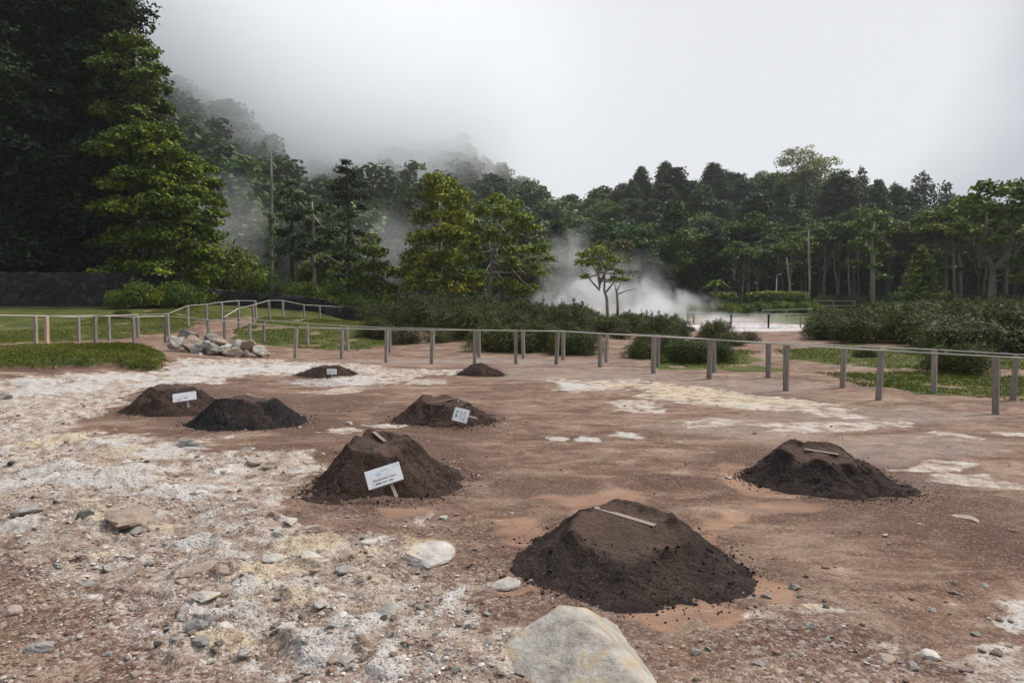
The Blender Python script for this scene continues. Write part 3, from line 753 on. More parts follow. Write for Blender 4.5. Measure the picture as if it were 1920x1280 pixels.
def place(t, px, D, rz=0, dz=0, label=None, cat='tree', group=None, s=1.0, sz=None):
    x = x_at(px, D)
    t.location = (x, D, gz(x, D) + dz); t.rotation_euler = (0, 0, rz)
    t.scale = (s, s, sz or s)
    tag(t, label, cat, group); return t
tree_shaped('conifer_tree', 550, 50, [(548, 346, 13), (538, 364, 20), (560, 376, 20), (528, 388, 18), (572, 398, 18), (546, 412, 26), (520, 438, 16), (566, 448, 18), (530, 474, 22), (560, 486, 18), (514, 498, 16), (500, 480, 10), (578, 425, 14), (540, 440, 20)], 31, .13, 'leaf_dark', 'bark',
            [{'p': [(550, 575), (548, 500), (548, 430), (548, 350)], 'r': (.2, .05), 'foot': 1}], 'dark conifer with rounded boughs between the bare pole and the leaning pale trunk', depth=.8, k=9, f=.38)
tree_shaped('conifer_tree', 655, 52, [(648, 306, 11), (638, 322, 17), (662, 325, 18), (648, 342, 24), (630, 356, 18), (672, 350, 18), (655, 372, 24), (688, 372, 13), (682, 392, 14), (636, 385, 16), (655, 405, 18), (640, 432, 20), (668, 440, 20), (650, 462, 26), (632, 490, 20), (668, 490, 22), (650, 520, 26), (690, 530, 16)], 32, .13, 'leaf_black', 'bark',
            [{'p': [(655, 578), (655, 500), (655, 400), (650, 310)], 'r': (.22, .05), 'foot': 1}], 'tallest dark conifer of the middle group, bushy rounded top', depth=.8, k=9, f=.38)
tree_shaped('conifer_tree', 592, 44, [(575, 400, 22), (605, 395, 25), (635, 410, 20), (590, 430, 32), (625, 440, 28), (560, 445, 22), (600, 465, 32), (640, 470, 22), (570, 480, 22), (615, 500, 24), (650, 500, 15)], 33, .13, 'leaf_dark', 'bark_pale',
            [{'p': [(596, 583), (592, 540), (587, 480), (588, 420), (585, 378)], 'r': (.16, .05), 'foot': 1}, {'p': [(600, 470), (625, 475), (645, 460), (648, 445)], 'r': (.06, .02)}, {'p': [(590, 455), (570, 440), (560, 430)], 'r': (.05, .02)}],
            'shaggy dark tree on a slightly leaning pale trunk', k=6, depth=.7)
mb = MB(); mb.tube([(0, 0, -.3), (.03, 0, 2), (-.02, .05, 4.5), (.12, 0, 7.2), (.15, 0, 9.4)], [.17, .15, .12, .09, .05], 8)
rng = np.random.default_rng(3)
for i in range(26):
    z = rng.uniform(3, 9.3); a = rng.uniform(0, 6.28); L_ = rng.uniform(.12, .42)
    mb.tube([(.05, 0, z), (math.cos(a) * L_ + .05, math.sin(a) * L_, z + .12)], [.03, .012], 4)
o = mb.build('bare_trunk', M['bark_grey'], None, True); x = x_at(512, 42); o.location = (x, 42, gz(x, 42))
rt = empty('dead_tree', o.location, 0, 'thin dead pole of a tree with stub branches and ivy', 'dead tree')
o.name = 'trunk'; o.parent = rt; o.location = (0, 0, 0)
iv = [(rng.normal(.05, .05), rng.normal(0, .06), z, .16, .16, .28) for z in np.arange(.5, 5.6, .35)] + [(-.25, 0, 5.6, .22, .2, .12)]
add_foliage('ivy', iv, .09, .5, 5, M['leaf_mid'], rt)

tree_shaped('broadleaf_tree', 700, 47, [(697, 452, 16), (690, 475, 22), (712, 478, 20), (680, 505, 26), (712, 508, 28), (738, 515, 18), (670, 535, 26), (700, 540, 30), (735, 545, 26)], 34, .14, 'leaf_bright', 'bark_grey',
            [{'p': [(705, 570), (703, 520), (698, 450)], 'r': (.1, .03), 'foot': 1}], 'young light green cone shaped tree beside the dark conifer group', depth=.6, flat=.9, k=10, f=.36)
tree_shaped('broadleaf_tree', 822, 46, [(812, 348, 26), (838, 356, 28), (855, 378, 30), (800, 372, 20), (790, 412, 28), (815, 415, 34), (855, 420, 36), (876, 440, 28), (840, 448, 36), (785, 455, 26), (780, 492, 34), (825, 495, 42), (870, 490, 34), (760, 515, 24),
            (800, 535, 40), (850, 540, 40), (890, 530, 30), (800, 455, 28), (830, 385, 34), (845, 405, 30)], 35, .12, 'leaf_gold', 'bark_grey',
            [{'p': [(822, 580), (826, 480), (822, 370)], 'r': (.22, .06), 'foot': 1}], 'tall billowing yellow green tree left of the pale branching one', dens=.55, depth=1.1, flat=.95, k=14, f=.34)
tree_shaped('broadleaf_tree', 918, 41, [(925, 378, 24), (955, 388, 28), (905, 400, 24), (938, 405, 26), (980, 412, 24), (1000, 428, 16), (890, 430, 20), (965, 430, 24), (875, 470, 24), (895, 490, 20), (985, 472, 30), (1015, 472, 26), (1030, 488, 14), (965, 500, 22),
            (1010, 512, 22), (950, 540, 26), (975, 552, 28), (890, 520, 22), (1000, 540, 14), (865, 495, 18), (920, 440, 18), (948, 455, 24), (960, 475, 22), (900, 455, 22), (940, 500, 20)], 36, .11, 'leaf_gold', 'bark_pale',
            [{'p': [(912, 588), (918, 540), (922, 490), (925, 455), (930, 410)], 'r': (.16, .04), 'foot': 1}, {'p': [(922, 500), (955, 496), (985, 485), (1010, 480)], 'r': (.06, .025)}, {'p': [(916, 520), (890, 515), (882, 490), (870, 480)], 'r': (.09, .03)},
             {'p': [(925, 465), (950, 440), (975, 420)], 'r': (.08, .03)}, {'p': [(925, 455), (905, 430), (895, 410)], 'r': (.07, .03)}],
            'open crowned tree with pale trunk and spreading bare branches', dens=.5, depth=1.0, k=9, f=.38, flat=.8)
tree_shaped('small_tree', 1142, 34, [(1098, 480, 20), (1122, 474, 22), (1145, 486, 20), (1084, 494, 14), (1112, 495, 22), (1138, 505, 20), (1160, 512, 14), (1150, 525, 14), (1172, 525, 11), (1098, 520, 10)], 37, .075, 'leaf_gold', 'bark_pale',
            [{'p': [(1141, 590), (1138, 560), (1133, 545), (1134, 520), (1125, 495)], 'r': (.085, .035), 'foot': 1}, {'p': [(1136, 548), (1150, 530), (1158, 518)], 'r': (.05, .02)}, {'p': [(1158, 592), (1158, 565), (1156, 545), (1165, 530)], 'r': (.07, .03)},
             {'p': [(1157, 552), (1175, 545), (1195, 540)], 'r': (.035, .012)}, {'p': [(1156, 550), (1152, 530)], 'r': (.035, .015)}], 'small flat crowned tree on bent pale trunks standing against the steam', dens=.5, depth=.4, k=6)
tree_shaped('small_tree', 1160, 50, [(1145, 500, 22), (1165, 490, 20), (1180, 515, 22), (1150, 530, 18)], 38, .06, 'leaf_brown', 'bark_grey', [{'p': [(1160, 590), (1162, 520)], 'r': (.06, .02), 'foot': 1}], 'bare twiggy little tree in the steam behind the flat crowned one', dens=.1, depth=.5)
# right side
tree_shaped('broadleaf_tree', 1858, 62, [(1812, 395, 34), (1850, 370, 40), (1895, 362, 44), (1940, 370, 46), (1835, 410, 36), (1880, 405, 42), (1920, 410, 44), (1800, 430, 24), (1850, 450, 32), (1900, 450, 40), (1950, 440, 46), (1990, 400, 50), (1905, 500, 34), (1935, 480, 40), (1815, 400, 24), (1990, 470, 50), (1925, 530, 30)],
            39, .26, 'leaf_mid', 'bark_grey', [{'p': [(1858, 580), (1860, 540), (1862, 500), (1850, 485), (1835, 470)], 'r': (.34, .14), 'foot': 1}, {'p': [(1862, 505), (1885, 480), (1900, 440), (1895, 400)], 'r': (.24, .08)}, {'p': [(1864, 520), (1885, 512), (1900, 505)], 'r': (.08, .03)}, {'p': [(1845, 480), (1850, 430), (1850, 400)], 'r': (.16, .06)}],
            'large old tree with forked trunk and domed crown at the wood edge', dens=.5, depth=1.5)
tree_shaped('pine_tree', 1636, 72, [(1640, 415, 26), (1615, 425, 22), (1660, 430, 22), (1630, 445, 28), (1655, 462, 22), (1612, 458, 20), (1650, 520, 14), (1640, 500, 12), (1625, 475, 16)], 40, .22, 'leaf_mid', 'bark_pale',
            [{'p': [(1637, 582), (1637, 520), (1635, 460), (1640, 415)], 'r': (.24, .08), 'foot': 1}], 'tall tree on a straight pale trunk in front of the dark wood', depth=1.0, k=6)
place(tree_layer('conifer_tree', 5.6, 41, .14, 'leaf_mid', .25, .24, 8, 'bark_pale'), 1722, 60, label='small tiered conifer with pale trunk above the dark shrubs')
tree_shaped('broadleaf_tree', 1790, 78, [(1760, 410, 30), (1790, 405, 34), (1820, 415, 28), (1775, 430, 32), (1810, 440, 30), (1745, 430, 22)], 42, .26, 'leaf_bright', 'bark_grey', [{'p': [(1790, 580), (1788, 500), (1785, 420)], 'r': (.22, .07), 'foot': 1}], 'yellow green topped tree between the pale trunked and the large forked tree', depth=1.2)

UMB = [tree_umbrella('broadleaf_tree', 12.5, 50 + i, .2, ['leaf_mid', 'leaf_wood', 'leaf_wood', 'leaf_mid'][i], 'bark_grey', [.55, .62, .55, .5][i], [.68, .6, .72, .62][i], 10, .03 * (i - 1)) for i in range(4)]
rng = np.random.default_rng(20)
k = 0
def nxt(L, i):
    return L[i] if i < len(L) else copy_tree(L[i % len(L)])
for px in list(range(1395, 2080, 29)):
    D = 84 + rng.uniform(-4, 10); s = rng.uniform(.78, 1.06) * (np.interp(px, [1395, 1480, 1600, 2000], [.72, .92, 1.0, 1.05]))
    place(nxt(UMB, k), px + rng.uniform(-8, 8), D, rng.uniform(0, 6.28), label='slim trunked tree with flat dark crown in the front row of the wood', group='flat crowned trees at the edge of the wood', s=s)
    k += 1
for px in range(1400, 2060, 33):
    D = 98 + rng.uniform(-3, 6); s = rng.uniform(.85, 1.12)
    place(nxt(UMB, k), px, D, rng.uniform(0, 6.28), label='slim trunked tree standing behind the front row of the wood', group='flat crowned trees at the edge of the wood', s=s)
    k += 1
# hillside trees (individuals), conifers and broadleaves
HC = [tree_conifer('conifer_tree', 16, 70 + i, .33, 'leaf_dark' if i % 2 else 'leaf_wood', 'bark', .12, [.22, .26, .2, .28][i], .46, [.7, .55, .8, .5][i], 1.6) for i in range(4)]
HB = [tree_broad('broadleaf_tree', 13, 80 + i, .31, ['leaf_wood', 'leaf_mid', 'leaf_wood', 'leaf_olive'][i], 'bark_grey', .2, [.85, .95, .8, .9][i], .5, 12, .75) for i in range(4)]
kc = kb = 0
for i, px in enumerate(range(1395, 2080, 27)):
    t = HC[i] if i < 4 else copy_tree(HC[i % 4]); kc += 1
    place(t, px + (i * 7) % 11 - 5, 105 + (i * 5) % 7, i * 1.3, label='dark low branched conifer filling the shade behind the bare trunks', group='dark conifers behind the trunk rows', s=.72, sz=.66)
pts = []
rng = np.random.default_rng(33)
for D in np.arange(112, 192, 7.5):
    sx = 8.6 / D * F
    for px in np.arange(1090, 2080, sx):
        pts.append((px + rng.uniform(-.35, .35) * sx + (D % 2) * sx * .4, D + rng.uniform(-2.5, 2.5)))
for (px, D) in pts:
    db, dr, H = hill_par(np.array([x_at(px, D)]), np.array([D]))
    if D > dr[0] + 4: continue
    ridge = D > dr[0] - 12
    con = rng.random() < (.78 if px > 1180 else .3)
    if con:
        t = nxt(HC, kc); kc += 1
        lab = 'dark pointed conifer on the skyline of the wooded hill' if ridge else 'dark conifer in the dense wood on the hillside'
        place(t, px, D, rng.uniform(0, 6.28), label=lab, group='dark conifers covering the hill', s=rng.uniform(.75, 1.1), sz=rng.uniform(.62, .9))
    else:
        t = nxt(HB, kb); kb += 1
        lab = 'round crowned tree on the skyline of the wooded hill' if ridge else 'round crowned tree among the conifers on the hillside'
        place(t, px, D, rng.uniform(0, 6.28), label=lab, group='round crowned trees on the hill', s=rng.uniform(.7, 1.05))
# skyline specials
AR = [tree_conifer('conifer_tree', 19, 90, .36, 'leaf_dark', 'bark', .1, .23, .34, .6, .85), None]
place(AR[0], 1716, 172, label='broad tiered conifer standing clear on the skyline', dz=-1, s=1.15)
t = copy_tree(AR[0]); place(t, 1760, 170, 2.0, dz=-1, label='narrower tiered conifer beside the broad one on the skyline', s=.85, sz=1.12)
for px, s in ((1605, .9), (1665, .85), (1640, .8)):
    t = copy_tree(AR[0]); place(t, px, 174, px, dz=0, label='small tiered conifer rising above the hill wood', group='small tiered conifers on the skyline', s=s * .7, sz=s)
PL = [tree_broad('pale_tree', 15, 95, .3, 'leaf_pale', 'bark_pale', .3, .75, .16, 9, .8)]
place(PL[0], 1490, 180, dz=5, label='pale yellow lacy tree rising behind the dark skyline conifers', s=1.15, sz=1.0)
t = copy_tree(PL[0]); place(t, 1528, 183, 2, dz=4, label='taller pale lacy tree beside the first pale one', s=1.0, sz=1.1)
t = copy_tree(PL[0]); place(t, 1568, 183, 4, dz=3, label='faint pale tree tips behind the dark conifer ridge', s=.7, sz=.95)

# middle distance trees in front of the left hill
rng = np.random.default_rng(44)
for D, a, b_, hs in ((62, 640, 1010, .45), (70, 690, 1120, .55), (80, 660, 1200, .7), (92, 560, 1380, .8), (102, 380, 1380, 1.0)):
    st = 7.2 / D * F
    for px in np.arange(a, b_, st):
        p = px + rng.uniform(-.3, .3) * st
        d = D + rng.uniform(-3, 3)
        if rng.random() < .72 or D < 75:
            t = nxt(HB, kb); kb += 1
            place(t, p, d, rng.uniform(0, 6.28), label='round crowned tree at the foot of the misty hill' if p < 760 else 'round crowned tree behind the steam at the valley edge', group='round crowned trees at the foot of the hills', s=hs * rng.uniform(.8, 1.1))
        else:
            t = nxt(HC, kc); kc += 1
            place(t, p, d, rng.uniform(0, 6.28), label='dark conifer at the foot of the misty hill' if p < 760 else 'dark conifer behind the steam at the valley edge', group='dark conifers at the foot of the hills', s=hs * rng.uniform(.75, 1.0))

# far wood on the left ridge: one mass
def far_forest():
    rng = np.random.default_rng(55)
    V, Q, Cc, n0 = [], [], [], 0
    protos = []
    for i in range(6):
        cl = []
        r = np.random.default_rng(500 + i)
        if i < 3:
            for z in np.arange(.2, 1.0, .1):
                R = .2 * (1 - z) ** .6 + .02
                for j in range(4):
                    a = r.uniform(0, 6.28); cl.append((math.cos(a) * R, math.sin(a) * R, z, .09, .09, .07))
        else:
            for j in range(16):
                a = r.uniform(0, 6.28); z = r.uniform(.3, .95); R = .3 * math.sin(math.pi * min(1, z * 1.02)) ** .6 * r.uniform(.4, 1)
                cl.append((math.cos(a) * R, math.sin(a) * R, z * .9, .17, .17, .11))
        protos.append(foliage(cl, .042, .45, 600 + i))
    for D in np.arange(104, 345, 8.2):
        sx = 7.6 / D * F
        for px in np.arange(120 if D < 260 else 240, 1130, sx):
            p = px + rng.uniform(-.4, .4) * sx; d = D + rng.uniform(-4, 4)
            x = x_at(p, d)
            db, dr, H = hill_par(np.array([x]), np.array([d]))
            if d > dr[0] + 5 or d < db[0] + 2 or (d < 190 and p > 1085): continue
            h = rng.uniform(9, 16) if rng.random() < .85 else rng.uniform(15, 19)
            v, q, c = protos[rng.integers(0, 6)]
            a = rng.uniform(0, 6.28); R = np.array([[math.cos(a), -math.sin(a), 0], [math.sin(a), math.cos(a), 0], [0, 0, 1]])
            s = np.array([h * rng.uniform(1.0, 1.4)] * 2 + [h])
            v2 = (v * s) @ R.T + np.array([x, d, gz(x, d) - .5])
            tone = rng.uniform(-.25, .3)
            c2 = c.copy(); c2[:, :3] = np.clip(c2[:, :3] + tone, 0, 1)
            V.append(v2); Q.append(q + n0); Cc.append(c2); n0 += len(v2)
    o = mesh_np('forest', np.concatenate(V), np.concatenate(Q), M['leaf_wood'], attrs={'col': np.concatenate(Cc)})
    tag(o, 'dense misty wood covering the steep hill under the cloud', 'forest', kind='stuff')
far_forest()

# ------------------------------------------------------------------ shrubs
def shrub(seed, h, w, leaf, mat, dens=.5, n=9, up=.8, flat=.8, name='shrub'):
    rng = np.random.default_rng(seed); root = empty(name, (0, 0, 0)); mb = MB(); cl = []
    for i in range(n):
        a = i * 2.4; r = w * .5 * math.sqrt((i + .3) / n) * .8; s = w * rng.uniform(.17, .28)
        z = h * rng.uniform(.45, .8) * (1 - .35 * (r / (w * .5)) ** 2)
        cl.append((math.cos(a) * r, math.sin(a) * r, z, s, s, s * flat * rng.uniform(.8, 1.2)))
        cl.append((math.cos(a) * r * 1.1, math.sin(a) * r * 1.1, h * .25, s * .95, s * .95, h * .24))
        for _ in range(3):
            a2 = a + rng.normal(0, .5); r2 = r * rng.uniform(.6, 1.25); cl.append((math.cos(a2) * r2, math.sin(a2) * r2, z + s * flat * rng.uniform(.5, 1.1), .07 * w / 2, .07 * w / 2, h * rng.uniform(.12, .26)))
        limb(mb, (0, 0, -.05), (math.cos(a) * r, math.sin(a) * r, z), .025, .008, rng, 0, 4, 4)
    mb.build('stems', M['bark'], root)
    add_foliage('foliage', cl, leaf, dens, seed + 1, M[mat], root, aspect=.4, up=up, under=.6)
    return root
SH = [shrub(200, 1.2, 2.4, .043, 'leaf_heath'), shrub(201, 1.4, 2.2, .043, 'leaf_heath', up=1.6), shrub(202, 1.1, 2.6, .043, 'leaf_heath'), shrub(203, .8, 1.7, .042, 'leaf_olive', .45)]
SB = [shrub(204, .7, 1.3, .04, 'leaf_brown', .3)]
sk = [0]
def put_shrub(px, D, s, label, group, kind=None, sz=None, yoff=0):
    rg = np.random.default_rng(int(px * 7 + D * 13))
    i = rg.integers(0, 3) if kind is None else kind
    src = SH[i] if i < 4 else SB[0]
    used = src.get('used_once')
    t = copy_tree(src) if used else src
    src['used_once'] = 1
    if 'used_once' in t and t is not src: del t['used_once']
    x = x_at(px, D)
    t.location = (x, D, gz(x, D) - .06); t.rotation_euler = (0, 0, rg.uniform(0, 6.28)); t.scale = (s, s, (sz or s))
    tag(t, label, 'shrub', group)
rng = np.random.default_rng(66)
# belt of heath beyond the path
for D in np.arange(22.0, 42, 2.0):
    step = 1.75 / D * F
    for px in np.arange(640, 1330, step):
        p = px + rng.uniform(-.4, .4) * step; d = D + rng.uniform(-.8, .8)
        ybase = HORIZON + EYE * F / d
        lim_bot = np.interp(p, [640, 690, 800, 900, 1080, 1200, 1330], [603, 612, 632, 640, 648, 655, 655])
        lim_top = np.interp(p, [640, 1040, 1150, 1200, 1260, 1330], [592, 592, 605, 612, 622, 630])
        if ybase > lim_bot or ybase < lim_top: continue
        put_shrub(p, d, rng.uniform(.7, 1.1) * np.interp(p, [640, 900, 1200, 1330], [1.1, 1.15, .75, .5]) * (.8 if d < 26 else 1), 'dark green heath bush in the low belt beyond the path', 'heath bushes between the path and the steam', None if rng.random() < .62 else (3 if rng.random() < .7 else 4))
for (px, D, s, k_, lab) in [(722, 25.5, .75, 4, 'greyish brown twiggy bush on the lawn edge'), (765, 24.5, .9, 4, 'largest greyish brown twiggy bush beside the lawn'), (825, 25, .6, 3, 'rusty olive low bush right of the twiggy grey bushes'), (700, 26, .55, 0, 'little dark bush at the tip of the lawn'),
                             (935, 21.8, .7, 2, 'dark bush overhanging bare soil behind the far fence'), (1000, 21.4, .7, 0, 'dark green bush behind the far fence post'), (1075, 20.5, .6, 2, 'bright green low bush touching the bare path'), (1205, 19.2, .42, 1, 'small green tuft bush behind the fence'),
                             (1290, 18.2, .5, 2, 'low green bush just behind the far rail'), (1340, 18.6, .5, 1, 'rounded bush behind the middle fence post'), (1250, 21, .5, 0, 'low bush on the sandy rise behind the fence'), (1370, 24, .6, 3, 'olive round bush beside the pale pool ground'),
                             (1405, 25.5, .62, 4, 'greyish round bush nearest the bare pool ground'), (1340, 27, .6, 0, 'green bush left of the greyish round one'), (1268, 33, .45, 4, 'dark brown cushion bush on the pale sand'), (1295, 34, .4, 4, 'second dark brown cushion bush on the pale sand'), (1325, 33.5, .36, 4, 'third and smallest brown cushion bush on the pale sand'),
                             (1625, 19.5, .38, 3, 'pale leaved little bush before the dark shrub bank'), (1800, 15.6, .55, 2, 'low dark bush at the foot of the shrub bank'), (233, 30, .5, 3, 'small spiky plant on the lawn before the stone wall')]:
    put_shrub(px, D, s, lab, None, k_)
# shrub bank on the right
for D in np.arange(16.5, 46, 1.9):
    step = 1.55 / D * F
    for px in np.arange(1590, 2250, step):
        p = px + rng.uniform(-.4, .4) * step; d = D + rng.uniform(-.7, .7)
        ybase = HORIZON + EYE * F / d
        lim_bot = np.interp(p, [1500, 1540, 1700, 1800, 1900, 2250], [632, 645, 655, 668, 672, 690])
        if ybase > lim_bot or (p < 1560 and d > 34) or (p < 1640 and d > 40): continue
        put_shrub(p, d, rng.uniform(.8, 1.15), 'dark green shrub in the dense bank beyond the right hand fence' if 0 else 'dark green shrub in the dense bank before the wood', 'shrubs of the dense bank before the wood', sz=rng.uniform(.85, 1.2) * np.interp(p, [1500, 1650, 2000], [.6, .85, .88]))
# leafy shrubs behind the low dark wall, broad leaves
LS = [shrub(210 + i, 2.0, 3.0, .11, ['leaf_mid', 'leaf_bright', 'leaf_mid'][i], .5, 10, .2, .7) for i in range(3)]
k = 0
for px in range(350, 840, 27):
    for D, hs in ((43.5, .6), (47, 1.05 if px < 500 else .7)):
        t = nxt(LS, k); k += 1
        lab = 'large leafy garden shrub behind the low dark wall' if D < 45 else 'taller leafy garden shrub under the misty hill'
        place(t, px + rng.uniform(-8, 8), D, px, label=lab, cat='shrub', group='garden shrubs behind the low wall', s=hs * rng.uniform(.85, 1.2), sz=hs * rng.uniform(.9, 1.5) * (1.3 if 380 < px < 480 else 1))
for px in range(-260, 340, 45):
    t = nxt(HB, kb); kb += 1
    place(t, px, 60 + px % 6, px, label='dim round tree behind the giant dark conifers', cat='tree', group='dim trees behind the giant conifers', s=.8, sz=.75)
for px, s in ((418, 1.25), (445, 1.1), (385, 1.5)):
    t = nxt(LS, k); k += 1
    s *= 1.2
    place(t, px, 45, px, label='high leafy bush beside the spreading yellow green tree', cat='shrub', group='high leafy bushes beside the spreading tree', s=s, sz=s * 1.3)
for px in range(1240, 1540, 26):
    t = nxt(LS, k); k += 1
    place(t, px, 55 + (px % 5), px, label='ferny shrub on the slope below the clipped hedge', cat='shrub', group='ferny shrubs below the hedge', s=.55, sz=.5)
# undergrowth at the wood edge
for px in range(1540, 2060, 30):
    t = nxt(SH, 9); D = 78 + (px % 7)
    place(t, px, D, px, label='dark undergrowth bush at the foot of the tall wood', cat='shrub', group='undergrowth bushes at the wood edge', s=1.2, sz=1.2)

# clipped hedge near the pool
def hedge(px0, px1, D, h, w, name, label, mat_top='leaf_hedge_sunlit', mat='leaf_mid', leaf=.1):
    x0, x1 = x_at(px0, D), x_at(px1, D); rng = np.random.default_rng(int(px0)); n = int((x1 - x0) / .55)
    z0 = gz((x0 + x1) / 2, D); root = empty(name, ((x0 + x1) / 2, D, z0), 0, label, 'hedge')
    L = x1 - x0; cl, ct = [], []
    for i in range(n):
        x = -L / 2 + L * (i + .5) / n
        for yy in (-w / 3, w / 3):
            cl.append((x, yy, h * .35, .45, .45, h * .38)); cl.append((x, yy, h * .7, .42, .42, h * .26))
            ct.append((x, yy, h * (.93 + rng.normal(0, .035)), .4, .42, .16))
    add_foliage('foliage', cl, leaf, .5, 5, M[mat], root); add_foliage('sunny_top_foliage', ct, leaf, .5, 6, M[mat_top], root)  # sunlit top put into the colour: yellower leaves than the sides
for px, D, q in ((222, 35.2, .8), (262, 35.5, 1.1), (300, 36, .9), (335, 36.6, 1.2), (360, 38, 1.0), (390, 40, .9)):
    t = nxt(LS, k); k += 1
    place(t, px, D, px, label='dark leafy bush growing against the rubble wall', cat='shrub', group='bushes against the rubble wall', s=.5 * q, sz=.6 * q)
hedge(1332, 1376, 63, 1.7, 1.4, 'clipped_hedge', 'short clipped hedge with sunny yellowish top left of the longer one')
hedge(1402, 1506, 63, 1.75, 1.6, 'clipped_hedge', 'long clipped hedge with sunny yellowish top before the wood')

# palm
def palm():
    D = 60; x = x_at(1340, D); root = empty('palm_tree', (x, D, gz(x, D)), 0, 'small palm with drooping fronds left of the clipped hedge', 'palm')
    mb = MB(); mb.tube([(0, 0, -.3), (.05, 0, 1.2), (0, 0, 2.4)], [.14, .16, .2], 8); mb.build('trunk', M['bark_grey'], root, True)
    rng = np.random.default_rng(4); C = []
    V, Q, n0 = [], [], 0
    for i in range(22):
        a = i * 2.4; el = rng.uniform(-.1, 1.1); L = rng.uniform(1.1, 1.5)
        d = np.array([math.cos(a), math.sin(a), 0]); s = np.array([-d[1], d[0], 0]); prev = None
        for j in range(7):
            t = j / 6; p = d * L * t * math.cos(el) + np.array([0, 0, 2.4 + L * (math.sin(el) * t - .55 * t * t)])
            wd = .16 * math.sin(math.pi * min(.95, t + .08)) + .02
            V += [p + s * wd, p - s * wd]
            if j: Q.append((n0 + 2 * j - 2, n0 + 2 * j - 1, n0 + 2 * j + 1, n0 + 2 * j))
        n0 += 14
    V = np.array(V); c = np.full((len(V), 4), .6)
    mesh_np('fronds', V, np.array(Q), M['leaf_bright'], root, attrs={'col': c})
palm()

# ------------------------------------------------------------------ wood, posts, rails
def wood_mat(name, c0, c1, c2, sc=9, vert=True):
    m, n, l, b = newmat(name)
    t = n.new('ShaderNodeTexCoord'); mp = n.new('ShaderNodeMapping'); mp.inputs['Scale'].default_value = (1, 1, .12) if vert else (.12, 1, 1)
    l.new(t.outputs['Object'], mp.inputs[0]); oi = n.new('ShaderNodeObjectInfo')
    f = noise(n, l, mp.outputs[0], sc * 3, 6, .7); g = noise(n, l, t.outputs['Object'], 4, 3)
    c = ramp_(n, l, f, [(.3, c0), (.5, c1), (.7, c2)])
    c = mixc(n, l, mth(n, l, 'MULTIPLY', g, .3), c, (.36, .32, .27))
    hsv = n.new('ShaderNodeHueSaturation'); l.new(c, hsv.inputs['Color']); l.new(mth(n, l, 'MULTIPLY_ADD', oi.outputs['Random'], .4, .78), hsv.inputs['Value'])
    l.new(hsv.outputs[0], b.inputs['Base Color']); b.inputs['Roughness'].default_value = .85
    bump(n, l, b, f, .5, .006)
    return m
M['post'] = wood_mat('weathered timber', (.135, .108, .088), (.23, .195, .165), (.35, .305, .265))
M['post_pink'] = wood_mat('newer pinkish timber', (.36, .22, .17), (.46, .30, .24), (.55, .38, .31))
M['rail'] = wood_mat('pale weathered rail', (.38, .34, .29), (.48, .44, .385), (.58, .54, .48), vert=False)
M['strip'] = wood_mat('soil stained wood', (.12, .08, .06), (.21, .15, .115), (.32, .25, .2), sc=14)
M['stake'] = wood_mat('raw stake wood', (.32, .25, .19), (.44, .36, .29), (.55, .47, .39), sc=14)

def make_fence(pts, label, ph, rail_r=.014, pink=(), w=.045, name='post_and_rail_fence', foot=None):
    W = []
    for q in pts:
        p = at_d(*q) if foot is None else None
        x, y = p[0], p[1]; W.append((x, y, gz(x, y)))
    W = np.array(W); o0 = W[len(W) // 2]
    root = empty(name, tuple(o0), 0, label, 'fence')
    rg = np.random.default_rng(len(pts))
    tops = []
    for i, (x, y, z) in enumerate(W):
        mb = MB(); hh = ph + rg.normal(0, .012)
        tg = W[min(i + 1, len(W) - 1)] - W[max(i - 1, 0)]; a = math.atan2(tg[1], tg[0]) + rg.normal(0, .04)
        R = np.array(Matrix.Rotation(a, 3, 'Z') @ Matrix.Rotation(rg.normal(0, .018), 3, 'X') @ Matrix.Rotation(rg.normal(0, .018), 3, 'Y'))
        mb.box((0, 0, hh / 2 - .12), (w, w * .8, hh / 2 + .12), R)
        o = mb.build('post', M['post_pink'] if i in pink else M['post'], root); bevel(o, .006)
        o.location = Vector((x, y, z)) - Vector(o0)
        if i in pink: o['label'] = 'newer pinkish post'
        tops.append((x, y, z + hh))
    for i in range(len(tops) - 1):
        a, b = np.array(tops[i]) - o0, np.array(tops[i + 1]) - o0
        L = np.linalg.norm(b - a); t = np.linspace(0, 1, 7)[:, None]
        mid = (a + b) / 2
        p = a + (b - a) * t; p[:, 2] += rail_r * .6
        mb = MB(); mb.tube(p - mid, rail_r, 6)
        o = mb.build('rail', M['rail'], root, True); o.location = mid
    return root
make_fence(FA, 'near post and rail fence crossing the whole field from left to right', .84, pink=(2,))
make_fence(FB, 'far post and rail fence beyond the path, turning uphill at its corner', .77)
make_fence(FC, 'post and rail fence along the back lawn, climbing left of the uphill path', .80)
# thin far railings at the pool
def far_rail(pts, ph, label, r=.02, every=1.4, mat='rail'):
    W = []
    for (px, D) in pts: x = x_at(px, D); W.append((x, D, gz(x, D)))
    W = np.array(W); o0 = W[0]; root = empty('railing', tuple(o0), 0, label, 'railing')
    for a, b in zip(W[:-1], W[1:]):
        n = max(1, int(np.linalg.norm(b - a) / every))
        for i in range(n + 1):
            p = a + (b - a) * i / n - o0; mb = MB(); mb.box((0, 0, ph / 2 - .1), (.035, .035, ph / 2 + .1)); o = mb.build('post', M['post'], root); o.location = p
        for hh in (ph, ph * .5):
            mb = MB(); mb.tube([a - o0 + [0, 0, hh], b - o0 + [0, 0, hh]], r, 5); mb.build('rail', M[mat], root)
far_rail([(1300, 40), (1370, 39), (1440, 38), (1500, 37.5)], .8, 'thin pale railing along the steaming pool')
far_rail([(1428, 50), (1520, 50)], .7, 'second thin railing behind the steaming pool')
far_rail([(1522, 72), (1600, 71)], 1.0, 'pale railing at the edge of the tall wood')

